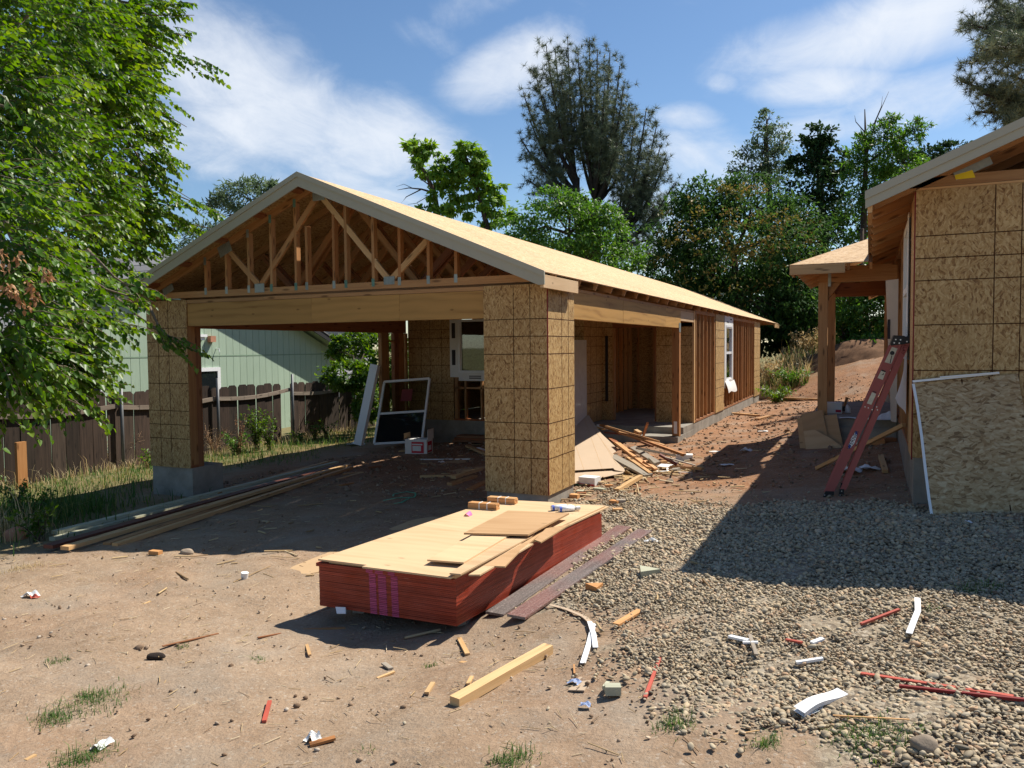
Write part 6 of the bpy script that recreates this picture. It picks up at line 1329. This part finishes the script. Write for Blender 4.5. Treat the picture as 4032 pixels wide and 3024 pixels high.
# ---- other trees
tree('sumac_tree', 'feathery grey green tree behind the left slope of the garage roof', tuple(gbase(960, 26)), [(limb((960, 1250, 26), (970, 1000, 26), (980, 850, 26)), .16, .06)], [(970, 780, 26, 110, 75, 1500, 46), (900, 850, 26, 90, 90, 1100, 30), (1050, 740, 26, 45, 35, 380, 12), (820, 960, 25, 120, 90, 1100, 30), (760, 1050, 25, 120, 100, 900, 24)], (.20, .05), L_PALE, BARK, 'trees beyond the buildings')
tree('catalpa_tree', 'left pale green tree with bare lower twigs above the roof ridge', tuple(gbase(1740, 33)), [(limb((1740, 1250, 33), (1730, 880, 33), (1710, 760, 33), (1680, 690, 33), (1650, 640, 33)), .16, .05), (limb((1712, 760, 33), (1660, 745, 33), (1610, 740, 33), (1565, 748, 33)), .05, .008), (limb((1660, 745, 33), (1600, 775, 33), (1580, 800, 33)), .03, .006), (limb((1700, 735, 33), (1650, 700, 33), (1630, 685, 33)), .03, .006), (limb((1625, 741, 33), (1590, 725, 33), (1560, 735, 33)), .015, .004), (limb((1690, 770, 33), (1640, 800, 33), (1605, 805, 33)), .02, .005)],
     [(1640, 590, 33, 48, 38, 480, 14), (1690, 590, 33, 34, 30, 260, 10), (1700, 650, 33, 65, 42, 560, 16), (1745, 700, 33, 60, 35, 420, 14), (1740, 790, 33, 60, 40, 400, 12), (1690, 850, 33, 70, 45, 380, 12), (1810, 830, 33, 50, 28, 260, 8)], (.27, .15), L_CAT, BARK, 'trees beyond the buildings', droop=.7)
tree('catalpa_tree', 'right pale green tree with layered crown above the roof ridge', tuple(gbase(1920, 33)), [(limb((1925, 1250, 33), (1920, 900, 33), (1895, 800, 33), (1870, 700, 33), (1830, 610, 33)), .16, .04)],
     [(1830, 590, 33, 45, 24, 360, 10), (1860, 630, 33, 65, 38, 600, 16), (1830, 680, 33, 75, 38, 620, 16), (1885, 690, 33, 42, 50, 420, 12), (1840, 740, 33, 70, 36, 480, 12), (1950, 750, 33, 52, 42, 460, 12), (1920, 810, 33, 70, 55, 520, 14), (1960, 880, 33, 70, 60, 420, 12)], (.27, .15), L_CAT, BARK, 'trees beyond the buildings', droop=.7)
tree('green_bush_tree', 'rounded fresh green tree below the tall pine', tuple(gbase(2250, 31)), [(limb((2250, 1250, 31), (2240, 1050, 31), (2240, 920, 31)), .2, .08)], [(2230, 900, 31, 200, 130, 3600, 90), (2200, 800, 31, 110, 60, 1300, 34), (2380, 930, 31, 120, 110, 1800, 46), (2060, 920, 31, 110, 80, 1300, 34), (2330, 1020, 31, 170, 80, 1800, 40), (2480, 1010, 31, 70, 60, 600, 18), (2130, 980, 31, 190, 70, 1500, 36), (2350, 860, 31, 90, 70, 900, 24)], (.17, .085), L_BUSH, BARK, 'trees beyond the buildings', droop=.3)
def seeds(t):
    PP = []
    for px, py in rng.uniform((2560, 730), (3240, 1330), (190, 2)):
        e = ((px-2890)/340)**2+((py-1000)/300)**2
        if e > 1 or (py < 820 and px < 2700): continue
        D = 33.6-2.6*math.sqrt(max(0, 1-e)); c = dep(px, py, D); k = 22 if py < 1000 else 12; PP.append(c+rng.normal(0, .16, (k, 3))*np.array((1, 1, .55)))
    P = np.concatenate(PP); n = len(P); leaf_mesh('seed_clusters', P, rdir(n), rdir(n)+np.array((0, 0, 1)), rng.uniform(.10, .2, n), rng.uniform(.05, .1, n), L_ORG, np.clip(rng.normal(.5, .25, n), 0, 1), t)
tree('tree_of_heaven', 'broad dark tree hung with orange seed clusters behind the house end', tuple(gbase(2900, 34)), [(limb((2920, 1330, 34), (2900, 1150, 34), (2890, 1000, 34)), .3, .12)], [(2880, 980, 34, 320, 190, 6500, 130), (2700, 900, 34, 150, 130, 2400, 50), (2780, 780, 34, 130, 75, 1500, 36), (2960, 790, 34, 150, 110, 2000, 46), (3110, 940, 34, 140, 160, 2400, 50), (2680, 1060, 34, 150, 120, 1900, 40), (2980, 1180, 33.5, 250, 130, 3800, 70), (3160, 1150, 33.5, 110, 140, 1500, 36), (2750, 1180, 34, 180, 100, 1500, 36), (3080, 1290, 33, 110, 60, 800, 20)], (.25, .10), L_AIL, BARK, 'trees beyond the buildings', droop=.5, extra=seeds)
tree('poplar_tree', 'thin blue green pointed tree showing sky through its crown', tuple(gbase(3010, 46)), [(limb((3030, 1250, 46), (3030, 800, 46), (3015, 560, 46), (3020, 470, 46)), .26, .05)], [(3020, 470, 46, 42, 40, 380, 18), (3030, 540, 46, 78, 60, 1000, 34), (3010, 610, 46, 100, 60, 1100, 36), (2940, 660, 46, 70, 60, 900, 28), (3060, 650, 46, 70, 60, 800, 28), (2960, 750, 46, 110, 80, 1300, 30)], (.20, .10), L_PALE, BARK, 'trees beyond the buildings')
tree('oak_tree', 'dark round oak between the pointed tree and the feathery one', tuple(gbase(3230, 42)), [(limb((3240, 1280, 42), (3240, 850, 42), (3220, 650, 42)), .3, .1)], [(3225, 540, 42, 68, 50, 900, 26), (3210, 600, 42, 60, 50, 700, 20), (3160, 640, 42, 70, 50, 800, 22), (3290, 640, 42, 60, 60, 800, 22), (3230, 720, 42, 130, 90, 1900, 44), (3180, 850, 42, 170, 120, 2400, 50), (3300, 960, 41, 150, 150, 2400, 50), (3250, 1120, 40, 180, 130, 2400, 50)], (.24, .15), L_OAK, BARK, 'trees beyond the buildings')
tree('locust_tree', 'feathery green tree with bare twigs sticking out of its top', tuple(gbase(3440, 38)), [(limb((3380, 1280, 38), (3400, 900, 38), (3410, 600, 38), (3405, 430, 38)), .22, .02), (limb((3410, 620, 38), (3450, 470, 38), (3500, 360, 38)), .05, .006), (limb((3440, 490, 38), (3470, 420, 38), (3475, 380, 38)), .02, .005), (limb((3405, 520, 38), (3370, 480, 38), (3365, 455, 38)), .03, .006), (limb((3420, 640, 38), (3560, 530, 38)), .07, .03)], [(3500, 470, 38, 40, 24, 260, 10), (3480, 540, 38, 80, 50, 900, 26), (3450, 620, 38, 110, 70, 1500, 38), (3610, 500, 38, 48, 32, 420, 14), (3570, 560, 38, 60, 40, 500, 16), (3530, 650, 38, 110, 60, 1100, 30), (3400, 700, 38, 80, 90, 1100, 30), (3380, 850, 38, 90, 120, 1300, 32), (3480, 740, 38, 130, 80, 1300, 30), (3400, 560, 38, 40, 40, 260, 10)], (.24, .075), L_BUSH, BARK, 'trees beyond the buildings')
tree('oak_tree', 'low dark oak row end peeking above the right rake', tuple(gbase(3720, 52)), [(limb((3720, 1280, 52), (3720, 800, 52), (3700, 680, 52)), .3, .1)], [(3660, 620, 52, 80, 40, 900, 24), (3760, 590, 52, 80, 36, 800, 24), (3700, 680, 52, 180, 70, 1800, 40), (3560, 650, 52, 70, 50, 700, 20)], (.28, .17), L_OAK, BARK, 'trees beyond the buildings')
tree('oak_tree', 'dark oak behind the second house roof shading the bank', tuple(gbase(3640, 30)), [(limb((3640, 1380, 30), (3640, 1100, 30), (3640, 950, 30)), .25, .1)], [(3640, 880, 30, 110, 110, 1600, 36), (3720, 820, 30.5, 120, 110, 1600, 36), (3600, 1010, 30, 80, 80, 900, 22), (3800, 800, 31, 130, 130, 1500, 30)], (.22, .14), L_OAK, BARK, 'trees beyond the buildings')
tree('shrub_thicket', 'dark green thicket seen under the second porch roof', tuple(gbase(3420, 29)), [(limb((3420, 1420, 29), (3420, 1300, 29), (3410, 1200, 29)), .1, .05), (limb((3310, 1420, 29), (3390, 1100, 29), (3395, 900, 29)), .1, .06)], [(3420, 1270, 29, 130, 140, 4200, 90), (3340, 1200, 29, 90, 110, 1800, 44), (3480, 1180, 29, 90, 100, 1700, 40), (3370, 1360, 28.4, 120, 60, 1700, 40), (3480, 1360, 28.4, 90, 60, 1300, 30), (3300, 1330, 28.6, 60, 80, 900, 24), (3560, 1250, 29.5, 110, 130, 2000, 40), (3420, 1080, 30, 170, 100, 2300, 46)], (.16, .08), L_BUSH, BARK, 'trees beyond the buildings', 'shrub')
tree('oak_tree', 'dark oak mass behind the tree with orange seeds', tuple(gbase(3120, 40)), [(limb((3100, 1330, 40), (3100, 1100, 40)), .3, .15)], [(3000, 1000, 40, 230, 170, 2600, 56), (3180, 1200, 38, 170, 150, 2600, 56), (2800, 1150, 40, 230, 150, 2200, 46), (3050, 1270, 37, 220, 90, 2200, 46), (3030, 1340, 35.5, 150, 50, 1500, 30), (3200, 1320, 36, 120, 60, 1200, 26)], (.27, .17), L_OAK, BARK, 'trees beyond the buildings')
tree('vine_thicket', 'bright green vines heaped over the fence end by the green house', tuple(gbase(1400, 20)), [(limb((1400, 1660, 20), (1390, 1500, 20)), .05, .03)], [(1370, 1475, 19.5, 90, 60, 2000, 44), (1440, 1560, 19.2, 50, 110, 1500, 36), (1400, 1350, 21.3, 80, 50, 1300, 30), (1330, 1380, 21.2, 38, 60, 800, 20), (1530, 1450, 20.5, 80, 130, 2200, 50), (1620, 1500, 22, 80, 160, 1800, 40), (1480, 1340, 22.5, 70, 60, 1000, 26), (1340, 1510, 19.4, 50, 30, 600, 16)], (.12, .075), L_VINE, BARK, None, 'vine', droop=.3)
tree('leafy_shrub', 'loose shrub behind the back window of the garage', tuple(gbase(1880, 27)), [(limb((1880, 1600, 27), (1880, 1450, 27)), .05, .03)], [(1880, 1420, 27, 110, 160, 2200, 44), (1880, 1560, 27, 110, 90, 1300, 26)], (.14, .08), L_VINE, BARK, None, 'shrub')
# ---- pines
def pine(name, label, base, D, forks, tips, nt, reach=.62, scale=1.0):
    t = thing(name, label, 'tree', base, 'pine trees'); m = MB(); TP, TD = [], []
    for (fx, fy), grp, r0 in forks:
        m.tube([np.array(base), dep(fx, fy+90, D)*.5+np.array(base)*.5 if False else dep(fx-4, fy+60, D), dep(fx, fy, D)], [r0*1.2, r0, r0*.8], 8)
    for k, (fi, tx, ty) in enumerate(tips):
        (fx, fy), _, r0 = forks[fi]; dD = rng.normal(0, 1.1); a = dep(fx+rng.uniform(-8, 8), fy+rng.uniform(-10, 30), D); b = dep(tx, ty, D+dD)
        c1 = dep(fx+(tx-fx)*.62, fy+(ty-fy)*.30, D+dD*.5); pts = [(1-u)**2*a+2*u*(1-u)*c1+u*u*b for u in np.linspace(0, 1, 9)]
        m.tube(pts, [r0*.42*(1-.9*i/8)+.012 for i in range(9)], 6)
        ln = np.linalg.norm(b-a)
        for i in range(int(nt*ln)):
            u = reach*rng.uniform(0, 1)**.8; u = 1-u; q = (1-u)**2*a+2*u*(1-u)*c1+u*u*b; tg = unit(2*(1-u)*(c1-a)+2*u*(b-c1)); dv = unit(tg*.45+rdir(1)[0]*1.1+np.array((0, 0, .12))); s = rng.uniform(.15, 1.25)*(1.0-.55*(u-.4))*scale
            e = q+dv*s
            if rng.uniform() < .5: m.tube([q, e], [.014, .006], 3)
            TP.append(e); TD.append(unit(dv*.7+np.array((0, 0, .5))))
            if rng.uniform() < .6: TP.append(q+dv*s*.55+rng.normal(0, .08, 3)); TD.append(unit(dv+rng.normal(0, .4, 3)))
    part(m, 'trunk', BARK_PINE, t, smooth=True)
    TP, TD = np.array(TP), np.array(TD); nn = 30; C = np.repeat(TP, nn, 0); A = np.repeat(TD, nn, 0)*.35+rdir(len(C)); n = len(C); tn = np.repeat(rng.normal(.5, .22, len(TP)), nn)+rng.normal(0, .12, n)
    ax, s, q = frames(A, rdir(n)); L = rng.uniform(.22, .44, n)[:, None]*scale; w = .012*scale
    V = np.stack([C-s*w, C+s*w, C+ax*L], 1).reshape(-1, 3); F = np.arange(n*3).reshape(-1, 3); raw_mesh('needles', V, F, L_PINE, t, attr=np.clip(tn, 0, 1)); return t
pine('pine_tree', 'tall many stemmed grey green pine rising behind the roof', tuple(gbase(2340, 45)), 45, [((2310, 800), 0, .42), ((2270, 700), 0, .25), ((2420, 960), 0, .3), ((2345, 790), 0, .3)],
     [(0, 2060, 365), (1, 2105, 270), (1, 2150, 175), (1, 2185, 190), (1, 2235, 150), (3, 2275, 210), (3, 2320, 148), (3, 2352, 195), (3, 2402, 205), (3, 2440, 260), (3, 2458, 330), (3, 2480, 410), (0, 2085, 470), (0, 2050, 545), (0, 2110, 620), (0, 2080, 710), (3, 2380, 330), (1, 2210, 300), (3, 2300, 330), (1, 2140, 380), (3, 2420, 450), (2, 2500, 440), (2, 2545, 425), (2, 2588, 480), (2, 2605, 560), (2, 2625, 610), (2, 2560, 620), (2, 2655, 720), (2, 2640, 790), (2, 2530, 700), (2, 2600, 850), (0, 2180, 760), (3, 2430, 560), (3, 2480, 600), (1, 2170, 480), (2, 2450, 700), (2, 2570, 940), (3, 2260, 420), (3, 2350, 480), (2, 2500, 1040), (2, 2560, 1060)], 11)
pine('pine_tree', 'pine branch crown hanging into the top right corner', tuple(gbase(4500, 22)), 22, [((4330, 450), 0, .3), ((4250, 160), 0, .2)],
     [(0, 3840, 440), (0, 3790, 320), (0, 3870, 370), (1, 3830, 100), (1, 3800, 90), (1, 3860, 200), (1, 3820, 250), (1, 3900, 20), (1, 3850, -60), (0, 3960, 470), (0, 3920, 400), (1, 3950, 130), (1, 4000, 60), (0, 4000, 300), (0, 3990, 520), (1, 4030, -40), (0, 4050, 430), (1, 3930, 280), (0, 3900, 330)], 20, .62, .62)
# ---- weeds along the fence
def weed(name, px, py, h, spread, n, leafmat, label, leaf=(.05, .03), per=26, bark=BARK, group=None, leafy=True, base=None):
    p = gp(px, py) if base is None else base; t = thing(name, label, 'weed', tuple(p), group); m = MB(); P, AX = [], []
    for k in range(n):
        a = rng.uniform(0, 6.283); e = p+np.array((math.cos(a)*spread*rng.uniform(.2, 1), math.sin(a)*spread*rng.uniform(.2, 1), h*rng.uniform(.6, 1))); mid = (p+e)/2+np.array((0, 0, h*.12)); m.tube([p+rng.normal(0, .04, 3)*np.array((1, 1, 0)), mid, e], [.006, .005, .002], 4)
        for _ in range(per):
            u = rng.uniform(.15, 1); q = (1-u)**2*p+2*u*(1-u)*mid+u*u*e; d = rdir(1)[0]
            if leafy: P.append(q+d*.02); AX.append(d+np.array((0, 0, .2)))
            else: m.tube([q, q+d*np.array((.14, .14, .10))+np.array((0, 0, .05))], [.003, .0015], 3); P.append(q+d*np.array((.14, .14, .10))+np.array((0, 0, .05))); AX.append(d)
    part(m, 'stem', bark, t); P, AX = np.array(P), np.array(AX); k = len(P); leaf_mesh('foliage', P, AX, rdir(k)*.7+np.array((0, 0, 1)), leaf[0]*rng.uniform(.6, 1.3, k), leaf[1]*rng.uniform(.6, 1.3, k), leafmat, rng.uniform(0, 1, k), t)
DRYBARK = m_plain('dry_stem', (.30, .19, .115), .9, .1)
weed('green_weed', 1010, 1775, 1.0, .35, 16, L_VINE, 'tall leafy green weed by the fence seen through the garage', (.07, .04), 40); weed('green_weed', 1060, 1775, .75, .3, 12, L_VINE, 'second leafy weed right of the tall one by the fence', (.06, .035), 34)
weed('green_weed', 930, 1790, .5, .4, 14, L_BUSH, 'low leafy weed at the foot of the tall one', (.06, .035), 30); weed('dry_weed', 945, 1800, 1.05, .18, 5, L_DEAD, 'rusty brown dock stalk before the fence', (.022, .016), 70, m_plain('rust_stem', (.10, .045, .03), .9, .1))
for i, (px, py, h, l) in enumerate(((840, 1790, .6, 'dry brown weed left of the dock stalk'), (420, 1830, .6, 'dry brown weed in front of the left fence bay'), (520, 1830, .7, 'dry brown weed by the steel post left of the column'), (330, 1850, .4, 'small dry weed under the mulberry'), (1190, 1715, .4, 'dry weed by the far fence bay'), (880, 1770, .5, 'dry weed close behind the left column'))): weed('dry_weed', px, py, h, .35, 9, DRY, l, (.016, .012), 22, DRYBARK, 'dry weeds along the fence', False)
for i, (px, py, h, l) in enumerate(((1240, 1735, .55, 'narrow green weed by the far fence bay'), (1290, 1725, .45, 'green weed beside the far fence end'), (1180, 1745, .3, 'low green weed by the third steel post'), (130, 2060, .5, 'dark leafy weed at the left edge'), (60, 2010, .45, 'leafy weed beside the wooden stake'), (150, 2130, .4, 'small leafy weed near the pale board ends'), (590, 1840, .35, 'small weed at the foot of the left column'))): weed('green_weed', px, py, h, .3, 9, L_VINE if i != 3 else L_BUSH, l, (.06, .035), 26, BARK, 'green weeds along the fence')
for i, (px, py, D, h, l) in enumerate(((3040, 1450, 28, .9, 'dry shrub on the bank beyond the house corner'), (3020, 1380, 30, 1.0, 'pale dry bush at the top of the bank'), (3180, 1340, 31, 1.0, 'tall pale grass clump left of the porch posts'), (3120, 1480, 26.5, .6, 'green leafy patch low on the bank'), (3060, 1510, 25, .5, 'green ground plant above the plank heap'))):
    q = gbase(px, D); weed('bank_weed', px, py, h, .9, 22, (DRY, DRY, DRY, L_BUSH, L_VINE)[i], l, (.13, .05), 26, DRYBARK, None, True, q)
p = gbase(3015, 26.5); scatter_stones('bank_rock', np.array([[p[0], p[1]]]), np.array([.26]), .8, STONE, np.array([.5]), 2, .4); ob = COL.objects['bank_rock']; del ob['kind']; props(ob, 'grey rock lying on the bank beyond the house corner', 'rock')
# soil mound at the far end of the alley
mc = gbase(3330, 27.6)
mo = MB().grid(lambda u, v: (mc[0]-2.6+5.6*u, mc[1]-1.2+2.4*v, float(ground(mc[0]-2.6+5.6*u, mc[1]-1.2+2.4*v))-.05+.5*max(0, math.sin(math.pi*u))**.7*math.sin(math.pi*v)*(1+.25*math.sin(13*u+2)*math.sin(5*v))+rng.normal(0, .035)), 40, 20).build('soil_mound', MOUND, None, None, None, None, None, None, True); mo['kind'] = 'structure'

S = np.stack([rng.normal(.25, .55, 260), rng.normal(2.6, .9, 260)], 1); sticks('wood_splinters', S, rng.lognormal(math.log(.16), .5, 260), rng.uniform(.006, .016, 260), STRAW, rng.uniform(.0, .9, 260), .012)
